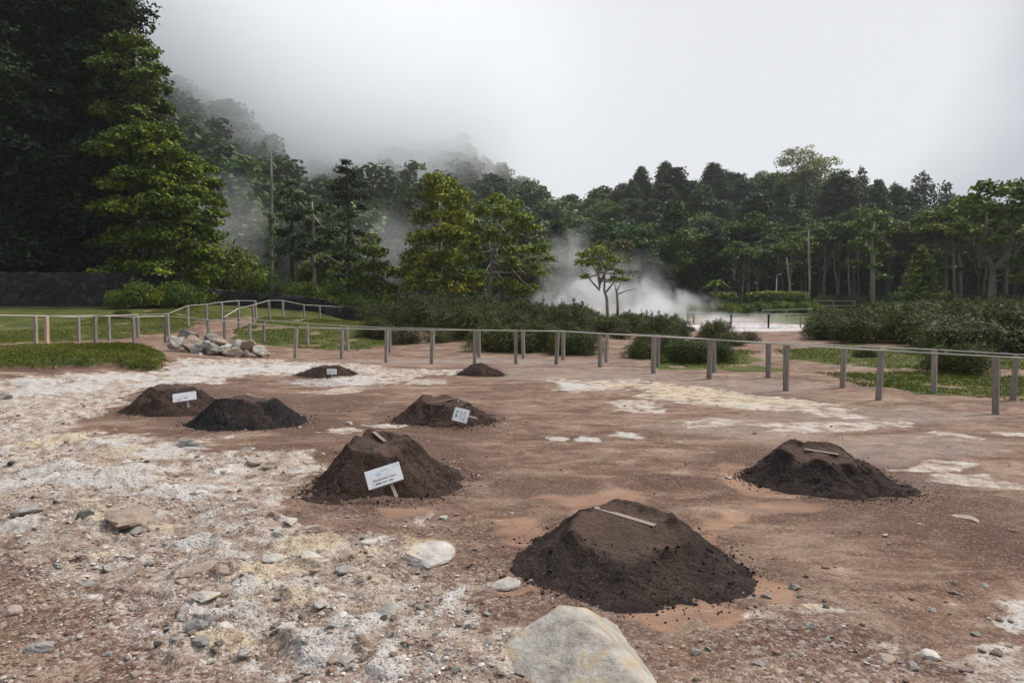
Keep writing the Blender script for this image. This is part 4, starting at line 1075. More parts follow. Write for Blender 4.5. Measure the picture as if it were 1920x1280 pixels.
# ------------------------------------------------------------------ stone walls
def stone_wall_mat():
    m, n, l, b = newmat('dark rubble stone')
    t = n.new('ShaderNodeTexCoord'); v = n.new('ShaderNodeTexVoronoi'); v.inputs['Scale'].default_value = 3.0; l.new(t.outputs['Object'], v.inputs['Vector'])
    v2 = n.new('ShaderNodeTexVoronoi'); v2.feature = 'DISTANCE_TO_EDGE'; v2.inputs['Scale'].default_value = 3.0; l.new(t.outputs['Object'], v2.inputs['Vector'])
    s = n.new('ShaderNodeSeparateColor'); l.new(v.outputs['Color'], s.inputs[0])
    c = ramp_(n, l, s.outputs[0], [(0, (.010, .011, .012)), (.5, (.022, .022, .020)), (1, (.055, .05, .044))])
    c = mixc(n, l, thr(n, l, v2.outputs['Distance'], .07, .02), c, (.012, .012, .012))
    g = noise(n, l, t.outputs['Object'], 1.3, 5); c = mixc(n, l, mth(n, l, 'MULTIPLY', thr(n, l, g, .5, .7), .5), c, (.03, .04, .015))
    l.new(c, b.inputs['Base Color']); b.inputs['Roughness'].default_value = .95
    bump(n, l, b, mth(n, l, 'MINIMUM', v2.outputs['Distance'], .12), 1, .3)
    return m
M['wall'] = stone_wall_mat()
def wall(pts, h, th, name, label, rough=.05):
    W = []
    for (px, D) in pts: x = x_at(px, D); W.append((x, D))
    W = np.array(W, float); seg = []
    for a, b in zip(W[:-1], W[1:]):
        n = int(np.linalg.norm(b - a) / .3) + 1
        seg += [a + (b - a) * i / n for i in range(n)]
    seg.append(W[-1]); S = np.array(seg); zb = T(S[:, 0], S[:, 1])
    rg = np.random.default_rng(2); nz_ = 7
    V, Q = [], []
    tg = np.gradient(S, axis=0); nrm = np.c_[-tg[:, 1], tg[:, 0]]; nrm /= np.linalg.norm(nrm, axis=1)[:, None]
    prof = [(-1, -.4), (-1, .25), (-1, .5), (-1, .75), (-.95, 1), (0, 1.02), (.95, 1), (1, .5), (1, -.4)]
    for (u, v) in prof:
        off = th / 2 * u + rg.normal(0, rough * .5, len(S))
        z = zb + np.where(v < 0, v, v * h) + (rg.normal(0, rough * .5, len(S)) if v > 0 else 0)
        V.append(np.c_[S[:, 0] + nrm[:, 0] * off, S[:, 1] + nrm[:, 1] * off, z])
    V = np.concatenate(V); n = len(S)
    for k in range(len(prof) - 1):
        i = np.arange(n - 1); Q.append(np.c_[k * n + i, k * n + i + 1, (k + 1) * n + i + 1, (k + 1) * n + i])
    caps = [[k * n for k in range(len(prof))], [k * n + n - 1 for k in range(len(prof))][::-1]]
    c0 = V.mean(0); c0[2] = zb.min()
    o = mesh_np(name, V - c0, [np.concatenate(Q), np.array([caps[0]]), np.array([caps[1]])], M['wall']); o.location = c0
    tag(o, label, 'wall')
wall([(-700, 33), (-300, 36), (0, 36.5), (200, 37), (348, 38)], 1.75, .5, 'stone_wall', 'dark rubble stone wall below the giant conifers')
wall([(352, 39.5), (480, 41), (640, 42.5), (835, 44)], .85, .4, 'low_stone_wall', 'low dark wall running below the garden shrubs')

# ------------------------------------------------------------------ rocks
def rock_mat(name, cols, tint=None, sc=3):
    m, n, l, b = newmat(name)
    t = n.new('ShaderNodeTexCoord'); oi = n.new('ShaderNodeObjectInfo')
    f = noise(n, l, t.outputs['Object'], sc, 7, .62, .3); g = noise(n, l, t.outputs['Object'], sc * 7, 5, .7)
    f2 = mth(n, l, 'ADD', mth(n, l, 'MULTIPLY', f, .75), mth(n, l, 'MULTIPLY', g, .25))
    c = ramp_(n, l, f2, [(.3 + .4 * i / (len(cols) - 1), q) for i, q in enumerate(cols)])
    if tint: c = mixc(n, l, mth(n, l, 'MULTIPLY', thr(n, l, noise(n, l, t.outputs['Object'], sc * .8, 5), .5, .66), .75), c, tint)
    hsv = n.new('ShaderNodeHueSaturation'); l.new(c, hsv.inputs['Color']); l.new(mth(n, l, 'MULTIPLY_ADD', oi.outputs['Random'], .35, .8), hsv.inputs['Value'])
    l.new(hsv.outputs[0], b.inputs['Base Color']); b.inputs['Roughness'].default_value = .88; b.inputs['Specular IOR Level'].default_value = .3
    bp = bump(n, l, None, f, .7, .05); bump(n, l, b, g, .6, .012, bp)
    return m
M['rock_pale'] = rock_mat('pale crusted rock', [(.19, .15, .12), (.36, .32, .28), (.50, .47, .43), (.60, .57, .53)], (.44, .35, .2), 5)
M['rock_grey'] = rock_mat('grey rock', [(.09, .08, .07), (.20, .18, .16), (.31, .285, .255), (.43, .40, .37)], None, 5)
M['rock_tan'] = rock_mat('tan rock', [(.14, .10, .075), (.26, .195, .15), (.36, .285, .225), (.46, .39, .33)], (.3, .2, .13), 5)
M['rock_dark'] = rock_mat('dark rock', [(.032, .031, .026), (.06, .06, .05), (.10, .10, .085)], None, 5)
M['boulder'] = rock_mat('pale boulder stone', [(.15, .115, .085), (.29, .25, .205), (.39, .36, .315), (.49, .46, .41)], (.42, .31, .18), 8.0)
def ico(sub):
    import bmesh
    bm = bmesh.new(); bmesh.ops.create_icosphere(bm, subdivisions=sub, radius=1); bm.verts.ensure_lookup_table()
    V = np.array([v.co[:] for v in bm.verts]); Fc = np.array([[v.index for v in f.verts] for f in bm.faces]); bm.free()
    return V, Fc
ICO = {i: ico(i) for i in (1, 3, 5)}
def rock_shape(seed, sub=3, planes=10, rough=.085):
    rg = np.random.default_rng(seed); V, Fc = ICO[sub]; V = V.copy()
    n = rg.normal(0, 1, (planes, 3)); n /= np.linalg.norm(n, axis=1)[:, None]; d = rg.uniform(.5, .95, planes)
    dots = V @ n.T
    r = np.min(np.where(dots > .05, d / np.maximum(dots, .05), 9), axis=1); r = np.minimum(r, 1.15)
    V = V * r[:, None]
    V += V / (np.linalg.norm(V, axis=1)[:, None]) * ((vn3(V * 2.3 + seed, seed) * rough + vn3(V * 6 + seed, seed + 3) * rough * .45 + vn3(V * 15 + seed, seed + 3) * rough * .2)[:, None])
    return V, Fc
RK = {}
def rock(px, py, wpx, hk, mat, label, group=None, seed=None, name='rock', sink=.3, dep=.8, z0=None, ry=0, D=None):
    seed = int(seed or px * 3 + py)
    q = at_z(px, py, 0) if D is None else np.array([x_at(px, D), D, 0])
    if D is None:
        for _ in range(4): q = at_z(px, py, float(T(q[0], q[1])[0]))
    w = wpx / F * q[1] * .5
    key = (seed % 9, mat)
    V, Fc = rock_shape(seed, 3)
    o = mesh_np(name, V * np.array([w, w * dep, w * hk]), Fc, M[mat], smooth=False)
    o.location = (q[0], q[1], float(GZ(q[0], q[1])[0]) + w * hk * (1 - 2 * sink) + (z0 or 0)); o.rotation_euler = (ry, 0, (seed * 1.7) % 6.28)
    tag(o, label, 'rock', group); return o
def big_boulder():
    V, Fc = ICO[5]; V = V.copy()
    # angular block: cut planes chosen from the photo: flat sloping top face, steep right side
    n = np.array([(-.38, -.50, .80), (.72, .42, .62), (-.75, .35, .45), (.45, -.85, .25), (-.6, -.75, .1), (1, -.1, 0), (-1, 0, 0), (0, 1, .1), (0, 0, -1.), (.15, .1, 1), (-.1, .8, .6)])
    n /= np.linalg.norm(n, axis=1)[:, None]; d = np.array([.42, .46, .70, .86, .86, .95, .95, .85, .9, .56, .68])
    dots = V @ n.T; r = np.min(np.where(dots > .03, d / np.maximum(dots, .03), 9), axis=1); V = V * np.minimum(r, 1.25)[:, None]
    nn = V / np.linalg.norm(V, axis=1)[:, None]
    V += nn * ((vn3(V * 2.0, 3) * .025 + vn3(V * 5, 4) * .018 + vn3(V * 13, 5) * .010 + vn3(V * 30, 6) * .005)[:, None])
    o = mesh_np('boulder', V * np.array([.48, .54, .30]), Fc, M['boulder'], smooth=True)
    o.location = (.34, 3.17, -.01); o.rotation_euler = (0, 0, -.30)
    tag(o, 'large pale angular boulder at the bottom edge of the bare ground', 'boulder')
big_boulder()
G1 = 'rocks heaped beside the near fence'
PILE = [(352, 628, 46, .62, 'rock_grey', 'dark grey rock crowning the heap', .5), (330, 643, 30, .95, 'rock_grey', 'bluish grey rock at the heap edge nearest the lawn', 0), (357, 647, 44, .75, 'rock_tan', 'brown rock below the crowning one', 0), (386, 645, 18, .9, 'rock_pale', 'small white rock in the middle of the heap', -.1),
        (374, 658, 32, .8, 'rock_grey', 'grey rock at the front of the heap', -.2), (404, 658, 50, .6, 'rock_grey', 'long light grey slab in front of the heap', -.2), (414, 642, 38, .5, 'rock_tan', 'flat tan rock behind the slab', .3), (438, 662, 38, .62, 'rock_tan', 'long brownish slab at the front of the heap', -.3),
        (443, 649, 30, .8, 'rock_grey', 'rounded grey rock near the tan upright one', .1), (466, 648, 26, 1.15, 'rock_tan', 'upright tan rock at the low end of the heap', 0), (486, 658, 30, .8, 'rock_pale', 'pale rock ending the heap', -.1), (460, 662, 13, .9, 'rock_grey', 'smallest grey stone of the heap', -.4),
        (343, 636, 22, .8, 'rock_pale', 'pale stone beside the bluish one', .3), (424, 653, 22, .8, 'rock_pale', 'pale stone wedged between the two slabs', 0), (319, 649, 14, .8, 'rock_grey', 'little grey stone at the fence post', -.2),
        (396, 635, 30, .7, 'rock_grey', 'grey rock at the back of the heap, right of the crowning one', .6), (376, 666, 16, .7, 'rock_pale', 'little pale stone fallen in front of the heap', -.6), (500, 664, 14, .7, 'rock_tan', 'last little stone trailing off the heap', -.2)]
for (px, py, w, hk, mt, lb, dd) in PILE:
    o = rock(px, 660, w, hk, mt, lb, G1, seed=px * 3 + py, D=19.0, dep=.8)
    p = at_d(px, py, 19.0 + dd); o.location = p; o.rotation_euler = ((px % 7 - 3) * .1, (py % 5 - 2) * .12, px * 1.7)
rock(282, 615, 44, .35, 'rock_tan', 'tan flat rock lying on the lawn behind the path', sink=.2)
rock(204, 598, 56, .35, 'rock_dark', 'dark mound of rock on the lawn before the wall', sink=.2)
rock(8, 748, 54, .5, 'rock_grey', 'mossy grey rock at the left edge of the bare ground', sink=.45)
for i, (px, py, w, hk, mt, lb) in enumerate([
        (219, 1064, 42, .45, 'rock_pale', 'white flat stone lying on red brown gravel'), (55, 964, 54, .4, 'rock_grey', 'wide light grey stone near the orange streak'), (24, 874, 22, .6, 'rock_dark', 'dark green stone on pale crust'),
        (160, 975, 38, .55, 'rock_dark', 'dark green stone touching the yellowish outcrop'), (240, 985, 130, .3, 'rock_tan', 'wide yellowish outcrop beside the dark green stone'), (370, 1180, 66, .5, 'rock_grey', 'grey cracked outcrop in the yellow crust'),
        (372, 1078, 92, .22, 'rock_tan', 'flat greyish slab in the gravel'), (514, 974, 26, .7, 'rock_tan', 'pinkish rounded stone near the third mound'), (523, 1004, 30, .6, 'rock_pale', 'pale squarish stone below the pinkish one'), (545, 988, 32, .5, 'rock_pale', 'pale flat stone right of the squarish one'),
        (514, 1058, 54, .42, 'rock_pale', 'broad pale grey stone above the yellow crust'), (233, 1110, 24, .7, 'rock_tan', 'rounded tan stone in dark gravel'), (163, 1098, 32, .5, 'rock_grey', 'grey wedge stone left of the rounded tan one'), (255, 1270, 28, .7, 'rock_tan', 'tan pointed stone at the bottom edge'),
        (300, 1195, 16, .8, 'rock_pale', 'small white stone above a dark one'), (298, 1212, 20, .7, 'rock_dark', 'small blackish stone below the white one'), (463, 1230, 32, .55, 'rock_pale', 'white oval stone near the bottom'), (376, 1212, 42, .45, 'rock_grey', 'grey flat stone in front of the cracked outcrop'),
        (240, 1230, 22, .7, 'rock_pale', 'little pale angular stone beside the ochre pebble'), (204, 1226, 22, .6, 'rock_grey', 'little blue grey stone'), (405, 1020, 20, .7, 'rock_grey', 'small blue white stone in fine gravel'), (76, 1215, 48, .5, 'rock_grey', 'long grey stone in the corner gravel'),
        (22, 1150, 44, .6, 'rock_tan', 'brown lumpy stone at the left edge'), (692, 1024, 48, .35, 'rock_pale', 'flat whitish stone between the third mound and the pale rock'), (802, 1052, 112, .22, 'rock_pale', 'large pale knobbly rock left of the nearest mound'), (948, 1094, 66, .3, 'rock_pale', 'rounded white rock left of the nearest mound foot'),
        (833, 972, 24, .35, 'rock_pale', 'white splinter on brown soil'), (958, 962, 26, .3, 'rock_tan', 'thin tan stone by the nearest mound'), (725, 1150, 54, .4, 'rock_grey', 'pale grey stone sunk in crust'), (1743, 1232, 44, .4, 'rock_pale', 'white jagged stone on the far side corner'),
        (1658, 1236, 42, .3, 'rock_tan', 'pinkish flat slab stone near the bottom edge'), (1812, 968, 46, .25, 'rock_tan', 'flat tan stone beyond the largest mound'), (1487, 1238, 12, .6, 'rock_pale', 'tiny white stone in dark gravel'), (1366, 896, 14, .5, 'rock_pale', 'tiny pale stone at the mound toe'),
        (556, 902, 40, .3, 'rock_tan', 'flat tan stone at the third mound edge'), (715, 800, 34, .3, 'rock_pale', 'white flat stone behind the third mound'), (655, 796, 18, .4, 'rock_pale', 'small white stone left of the flat one'), (422, 882, 46, .25, 'rock_pale', 'white flat slab on tan soil'),
        (483, 800, 20, .5, 'rock_tan', 'tan stone at the foot of the black mound'), (423, 802, 12, .5, 'rock_tan', 'small tan stone at the black mound toe'), (225, 828, 56, .2, 'rock_pale', 'white sheet of rock in front of the dark earth'), (230, 862, 84, .22, 'rock_tan', 'yellowish humped slab in pale crust'),
        (790, 1150, 30, .3, 'rock_pale', 'whitish lump below the large pale rock'), (610, 1075, 34, .35, 'rock_tan', 'ochre lump in yellow crust'), (640, 1078, 34, .45, 'rock_grey', 'grey block in yellow crust'), (470, 885, 20, .5, 'rock_tan', 'brownish lump near the white flat slab'),
        (1045, 819, 60, .08, 'rock_pale', 'thin white crust plate on brown ground'), (605, 1150, 36, .4, 'rock_pale', 'pale lump in the crust'), (120, 1060, 30, .5, 'rock_tan', 'small tan slab stone in gravel'), (330, 1210, 26, .5, 'rock_grey', 'small grey stone by the flat grey one')]):
    rock(px, py, w, hk, mt, lb, None, seed=300 + i * 7, sink=.38 if hk > .3 else .6)
rg = np.random.default_rng(17)
for i in range(46):
    px, py = rg.uniform(20, 900), rg.uniform(835, 1275)
    q = at_z(px, py, 0)
    if sdist(np.array([q[0]]), np.array([q[1]]), CRUST_POLY)[0] < .1: continue
    mt = ['rock_pale', 'rock_tan', 'rock_pale', 'rock_tan', 'rock_grey'][i % 5]
    rock(px, py, rg.uniform(22, 60), rg.uniform(.22, .42), mt, {'rock_pale': 'chalky slab of crust breaking the gravel surface', 'rock_tan': 'tan slab of crust breaking the gravel surface', 'rock_grey': 'grey slab of crust breaking the gravel surface'}[mt],
         'crust slabs half buried in the gravel', seed=900 + i * 5, sink=.52, dep=rg.uniform(.6, .95))
# many lesser stones, individually
rg = np.random.default_rng(91)
STN = []
for i in range(8):
    V, Fc = rock_shape(700 + i, 3)
    STN.append((V, Fc))
SMESH = {}
cnt = 0
while cnt < 170:
    px, py = rg.uniform(0, 1000), rg.uniform(860, 1275)
    if rg.random() < .12: px, py = rg.uniform(1250, 1920), rg.uniform(1080, 1275)
    q = at_z(px, py, 0)
    s = sdist(np.array([q[0]]), np.array([q[1]]), CRUST_POLY)[0]
    if s < 0 and px < 1100: continue
    mt = rg.choice(['rock_pale', 'rock_tan', 'rock_grey', 'rock_tan', 'rock_pale', 'rock_tan', 'rock_pale'])
    k_ = (int(rg.integers(0, 8)), str(mt))
    w = rg.uniform(.014, .034); hk = rg.uniform(.45, .8)
    if k_ not in SMESH:
        V, Fc = STN[k_[0]]; o = mesh_np('stone', V * np.array([1, .8, .6]), Fc, M[k_[1]], smooth=False); SMESH[k_] = o
    else:
        o = SMESH[k_].copy(); COL.objects.link(o)
    o.scale = (w, w, w * hk * 1.4); o.rotation_euler = (rg.normal(0, .2), rg.normal(0, .2), rg.uniform(0, 6.28))
    o.location = (q[0], q[1], float(GZ(q[0], q[1])[0]) + w * .2)
    lb = {'rock_pale': 'small chalky stone lying loose in the gravel', 'rock_tan': 'small tan stone lying loose in the gravel', 'rock_grey': 'small grey stone lying loose in the gravel'}[k_[1]]
    tag(o, lb, 'stone', 'small stones scattered in the gravel'); cnt += 1

def pebble_mat():
    m, n, l, b = newmat('pebbles')
    at = N(n, 'ShaderNodeAttribute', attribute_name='col'); s = n.new('ShaderNodeSeparateColor'); l.new(at.outputs['Color'], s.inputs[0])
    c = ramp_(n, l, s.outputs[0], [(0, (.065, .034, .024)), (.25, (.14, .078, .054)), (.5, (.25, .16, .115)), (.72, (.35, .28, .225)), (.9, (.50, .46, .41)), (1, (.62, .58, .53))])
    t = n.new('ShaderNodeTexCoord'); g = noise(n, l, t.outputs['Object'], 60, 4, .7)
    c = mixc(n, l, mth(n, l, 'MULTIPLY', g, .4), c, (.2, .14, .11))
    l.new(c, b.inputs['Base Color']); b.inputs['Roughness'].default_value = .9
    return m
M['pebble'] = pebble_mat()
def pebbles():
    rg = np.random.default_rng(5); P = []
    N_ = 52000
    y = 2.3 * (11 / 2.3) ** rg.random(N_); x = rg.uniform(-.85, .85, N_) * y
    ch, cr, gv, gr = paint(x, y)
    w = np.clip(.05 + .70 * gv + .35 * cr - .9 * ch['o'] - .8 * gr + .1 * ch['k'], 0, 1) * np.clip(.55 + fbm(x * 2.5, y * 2.5, 3, 77) * .8, .08, 1)
    w *= np.where(x > .6, .45, 1) * (1 - .75 * np.clip(np.maximum(ch['w'], ch['y']), 0, 1))
    keep = rg.random(N_) < w; x, y, cr = x[keep], y[keep], cr[keep]
    n = len(x); s = np.exp(rg.normal(math.log(.0058), .52, n)).clip(.0025, .024) * np.interp(y, [2, 5, 10], [.9, 1.2, 1.9])
    z = GZ(x, y) + s * .25
    V0, F0 = ICO[1]
    # many variants of low, angular pebbles
    var = []
    for i in range(24):
        j = V0 * (1 + rg.normal(0, .16, (len(V0), 1))); var.append(j * np.array([1, rg.uniform(.6, 1), rg.uniform(.45, .8)]))
    var = np.array(var); iv_ = rg.integers(0, 24, n)
    a = rg.uniform(0, 6.28, n); c_, s_ = np.cos(a), np.sin(a)
    L = var[iv_] * s[:, None, None]
    X = L[:, :, 0] * c_[:, None] - L[:, :, 1] * s_[:, None] + x[:, None]; Y = L[:, :, 0] * s_[:, None] + L[:, :, 1] * c_[:, None] + y[:, None]; Z = L[:, :, 2] + z[:, None]
    V = np.stack([X, Y, Z], -1).reshape(-1, 3)
    Fq = (F0[None] + (np.arange(n) * len(V0))[:, None, None]).reshape(-1, 3)
    tone = np.clip(rg.beta(2, 2.6, n) + .28 * cr + .05, 0, 1); c = np.repeat(tone, len(V0)); c = np.c_[c, c, c, np.ones(len(c))]
    o = mesh_np('gravel', V, Fq, M['pebble'], smooth=False, attrs={'col': c})
    tag(o, 'loose mixed gravel strewn over the ground', 'gravel', kind='stuff')
pebbles()

# ------------------------------------------------------------------ grass blades
def grass():
    rg = np.random.default_rng(8); xs, ys = [], []
    for L, n in ((LAWN_FRONT, 34000), (LAWN_BACK, 26000), (LAWN_MID, 24000), (G_RIGHT[0], 9000), (G_RIGHT[1], 7000), (G_RIGHT[2], 2500)):
        lo, hi = L.min(0), L.max(0); lo = np.maximum(lo, [-18, 0]); hi = np.minimum(hi, [18, 37])
        x = rg.uniform(lo[0], hi[0], n * 2); y = rg.uniform(lo[1], hi[1], n * 2)
        k = (sdist(x, y, L) + fbm(x * 2, y * 2, 3, 9) * .2 > -.02) & ((fbm(x * 1.2, y * 1.2, 4, 31) < .62) | (L is LAWN_FRONT)) & (np.abs(x) < .82 * y + 1)
        xs.append(x[k][:n]); ys.append(y[k][:n])
    x, y = np.concatenate(xs), np.concatenate(ys); n = len(x)
    z = GZ(x, y); h = rg.uniform(.015, .045, n) * (1 + .9 * (fbm(x * .7, y * .7, 3, 14) > .3)); a = rg.uniform(0, 6.28, n); w = rg.uniform(.008, .02, n)
    dx, dy = np.cos(a), np.sin(a); lx, ly = rg.normal(0, .35, n) * h, rg.normal(0, .35, n) * h
    V = np.stack([np.c_[x - dx * w, y - dy * w, z - .01], np.c_[x + dx * w, y + dy * w, z - .01], np.c_[x + lx, y + ly, z + h]], 1).reshape(-1, 3)
    t = np.repeat(np.clip(rg.normal(.5, .2, n) + fbm(x * .5, y * .5, 3, 15) * .35, 0, 1), 3)
    o = mesh_np('grass', V, np.arange(n * 3).reshape(-1, 3), M['leaf_grass'], attrs={'col': np.c_[t, t, t, np.ones(len(t))]})
    tag(o, 'short green grass of the lawns beside the path', 'grass', kind='stuff')
M['leaf_grass'] = leaf_mat('grass blades', [(.035, .052, .008), (.075, .095, .013), (.14, .145, .020), (.24, .205, .05)], obj_var=0)
grass()

# ------------------------------------------------------------------ earth mounds
def soil_mat(name, c0, c1, c2, sc=1.0):
    m, n, l, b = newmat(name)
    t = n.new('ShaderNodeTexCoord'); P = t.outputs['Object']
    at = N(n, 'ShaderNodeAttribute', attribute_name='col'); s = n.new('ShaderNodeSeparateColor'); l.new(at.outputs['Color'], s.inputs[0])
    f = noise(n, l, P, 5, 6, .65); g = noise(n, l, P, 45, 5, .7); v = n.new('ShaderNodeTexVoronoi'); v.inputs['Scale'].default_value = 75; l.new(P, v.inputs['Vector'])
    sv = n.new('ShaderNodeSeparateColor'); l.new(v.outputs['Color'], sv.inputs[0])
    c = ramp_(n, l, mth(n, l, 'ADD', mth(n, l, 'MULTIPLY', f, .5), mth(n, l, 'MULTIPLY', g, .5)), [(.33, c0), (.5, c1), (.66, c2)])
    c = mixc(n, l, mth(n, l, 'MULTIPLY', s.outputs[0], .8), c, mixc(n, l, g, (.075, .045, .034), (.125, .08, .062)))   # lighter brown towards the top
    c = mixc(n, l, mth(n, l, 'MULTIPLY', thr(n, l, sv.outputs[0], .975, .985), .4), c, (.17, .12, .095))
    l.new(c, b.inputs['Base Color']); b.inputs['Roughness'].default_value = .95; b.inputs['Specular IOR Level'].default_value = .15
    h = mth(n, l, 'SUBTRACT', g, mth(n, l, 'MULTIPLY', v.outputs['Distance'], .5))
    bump(n, l, b, h, .9, .02)
    return m
M['soil_black'] = soil_mat('black loose soil', (.010, .009, .009), (.020, .017, .016), (.036, .03, .027))
M['soil_dark'] = soil_mat('dark loose soil', (.017, .012, .010), (.033, .023, .019), (.058, .038, .03))
M['soil_brown'] = soil_mat('brown loose soil', (.023, .0145, .011), (.042, .026, .020), (.072, .045, .034))
def mound(px, py, ax, ay, h, mat, label, seed, rot=0, top=.42, rim=.02, dip=.12, tilt=(0, 0), peak=1.0, z0=0, off=(0, 0), pw=1.45):
    """loose earth heap: steep skirt, flat or dished top with rim, irregular foot, scattered clods"""
    q = at_z(px, py, 0); x0, y0 = q[0], q[1]
    nr, nt = 120, 260
    r = np.linspace(0, 1.35, nr); a = np.linspace(0, 2 * math.pi, nt, endpoint=False)
    R, A = np.meshgrid(r, a, indexing='ij')
    ca, sa = np.cos(A), np.sin(A)
    edge = 1 + .10 * vn(ca * 1.5 + seed, sa * 1.5, seed) + .06 * vn(ca * 4 + seed, sa * 4, seed + 1)
    u = R / edge
    sh = np.clip(1 - u, 0, 1)
    lx, ly = (R * ca + off[0] * sh) * ax, (R * sa + off[1] * sh) * ay
    tp = top * (1 + .14 * vn(ca * 1.8, sa * 1.8 + seed, seed + 2) + .07 * vn(ca * 5, sa * 5 + seed, seed + 7))
    sl = (1 - u) / (1 - tp)
    prof = np.clip(sl - np.log1p(np.exp(np.clip((sl - 1) * 8, -30, 30))) / 8, 0, 1.2) ** pw
    z = h * prof
    z += h * (rim * 3 * np.exp(-((u - tp * .93) / .06) ** 2) * (.5 + .8 * vn(ca * 2.5 + 3, sa * 2.5, seed + 4)) - dip * sst(tp * .95, tp * .35, u))
    z += (tilt[0] * lx + tilt[1] * ly) * sst(1.0, .5, u)
    crease = np.abs(fbm(lx * 5 + seed, ly * 5, 3, seed)) 
    z += h * .14 * (fbm(lx * 3.2 + seed, ly * 3.2, 4, seed + 5)) * sst(1.08, .8, u)
    z -= h * .07 * sst(.12, .0, crease) * sst(.35, .6, u) * sst(1, .85, u)
    z += fbm(lx * 38, ly * 38, 3, seed + 6) * .0055 * sst(1.1, .9, u) + fbm(lx * 14, ly * 14, 3, seed + 8) * .010 * sst(1.1, .9, u) * sst(tp.mean() * .7, tp.mean() * 1.2, u)
    fade = sst(1.0, 1.18, u)
    z = z * (1 - sst(.97, 1.02, u)) - .05 * fade
    cr_, sr = math.cos(rot), math.sin(rot)
    X = lx * cr_ - ly * sr; Y = lx * sr + ly * cr_
    G = GZ((X + x0).ravel(), (Y + y0).ravel()).reshape(X.shape)
    gc = float(T(x0, y0)[0])
    Z = z + G - gc - .004
    V = np.c_[X.ravel(), Y.ravel(), Z.ravel()]
    i = np.arange(nr - 1)[:, None] * nt; j = np.arange(nt)[None]; k = (j + 1) % nt
    Q = np.stack([i + j, i + j + nt, i + k + nt, i + k], -1).reshape(-1, 4)
    topm = (sst(tp * 1.02, tp * .8, u) * .9 + .25 * (fbm(lx * 3, ly * 3, 3, seed + 9) > .35) * sst(1, .7, u)).ravel()
    o = None
    c = np.c_[topm, topm, topm, np.ones(len(topm))]
    # clods
    rg = np.random.default_rng(seed); n = 1300
    aa = rg.uniform(0, 6.283, n); uu = np.where(rg.random(n) < .6, rg.normal(1.0, .10, n), rg.uniform(.45, 1.0, n)); uu = np.where(rg.random(n) < .1, uu + rg.exponential(.15, n), uu)
    ed = 1 + .10 * vn(np.cos(aa) * 1.5 + seed, np.sin(aa) * 1.5, seed) + .06 * vn(np.cos(aa) * 4 + seed, np.sin(aa) * 4, seed + 1)
    shc = np.clip(1 - uu, 0, 1)
    lx, ly = (uu * ed * np.cos(aa) + off[0] * shc) * ax, (uu * ed * np.sin(aa) + off[1] * shc) * ay
    X = lx * cr_ - ly * sr; Y = lx * sr + ly * cr_
    s = np.exp(rg.normal(math.log(.0042), .5, n)).clip(.0025, .014) * (1 + .25 * (y0 > 8))
    tpm = top
    zz = h * np.clip(1 - (uu - tpm) / (1 - tpm), 0, 1) ** pw * .9 + GZ(X + x0, Y + y0) - gc
    V0, F0 = ICO[1]; L = V0[None] * (1 + rg.normal(0, .15, (n, len(V0), 1))) * s[:, None, None]
    VV = (L + np.stack([X, Y, zz], -1)[:, None, :]).reshape(-1, 3)
    FF = (F0[None] + (np.arange(n) * len(V0))[:, None, None]).reshape(-1, 3) + len(V)
    V = np.vstack([V, VV]); c = np.vstack([c, np.tile([0, 0, 0, 1], (len(VV), 1))])
    o = mesh_np('earth_mound', V, [Q, FF], M[mat], smooth=True, attrs={'col': c})
    o.location = (x0, y0, gc + z0)
    tag(o, label, 'earth mound', 'earth mounds over the cooking pits')
    return o, x0, y0, gc
MO = {}
MO[1] = mound(326, 764, .79, .66, .37, 'soil_brown', 'brown earth mound carrying a white tilted sign, beside the black mound', 1, top=.40, dip=.02, pw=1.2)
MO[2] = mound(460, 790, .86, .62, .36, 'soil_black', 'blackest earth mound, just right of the brown one with a sign', 2, top=.46, dip=.04, pw=1.3, rim=.03)
MO[3] = mound(720, 900, .80, .72, .42, 'soil_brown', 'tall brown earth mound with a white sign leaning on its front', 3, top=.38, dip=.10, off=(-.14, .10), tilt=(-.04, .20), rim=.05, pw=1.6)
MO[4] = mound(830, 785, .74, .58, .29, 'soil_brown', 'brown earth mound with a sign leaning sideways', 4, top=.44, dip=.05, tilt=(-.05, .12), pw=1.4)
MO[5] = mound(613, 703, .66, .5, .20, 'soil_brown', 'low far mound with a tiny upright white sign', 5, top=.42, dip=.03)
MO[6] = mound(902, 701, .52, .44, .27, 'soil_brown', 'smooth far mound with no sign', 6, top=.10, dip=0, pw=.85, rim=0)
MO[7] = mound(1180, 1042, .79, .80, .20, 'soil_dark', 'nearest and largest dark mound with a wooden strip in its dished top', 7, rot=-.55, top=.52, dip=.16, rim=.09, tilt=(-.08, .15), off=(-.05, .10), pw=1.25)
MO[8] = mound(1540, 900, .80, .56, .25, 'soil_dark', 'dark mound on its own at the right with a flat dished top', 8, rot=-.48, top=.48, dip=.14, rim=.08, tilt=(-.10, .16), off=(-.06, .10), pw=1.3)

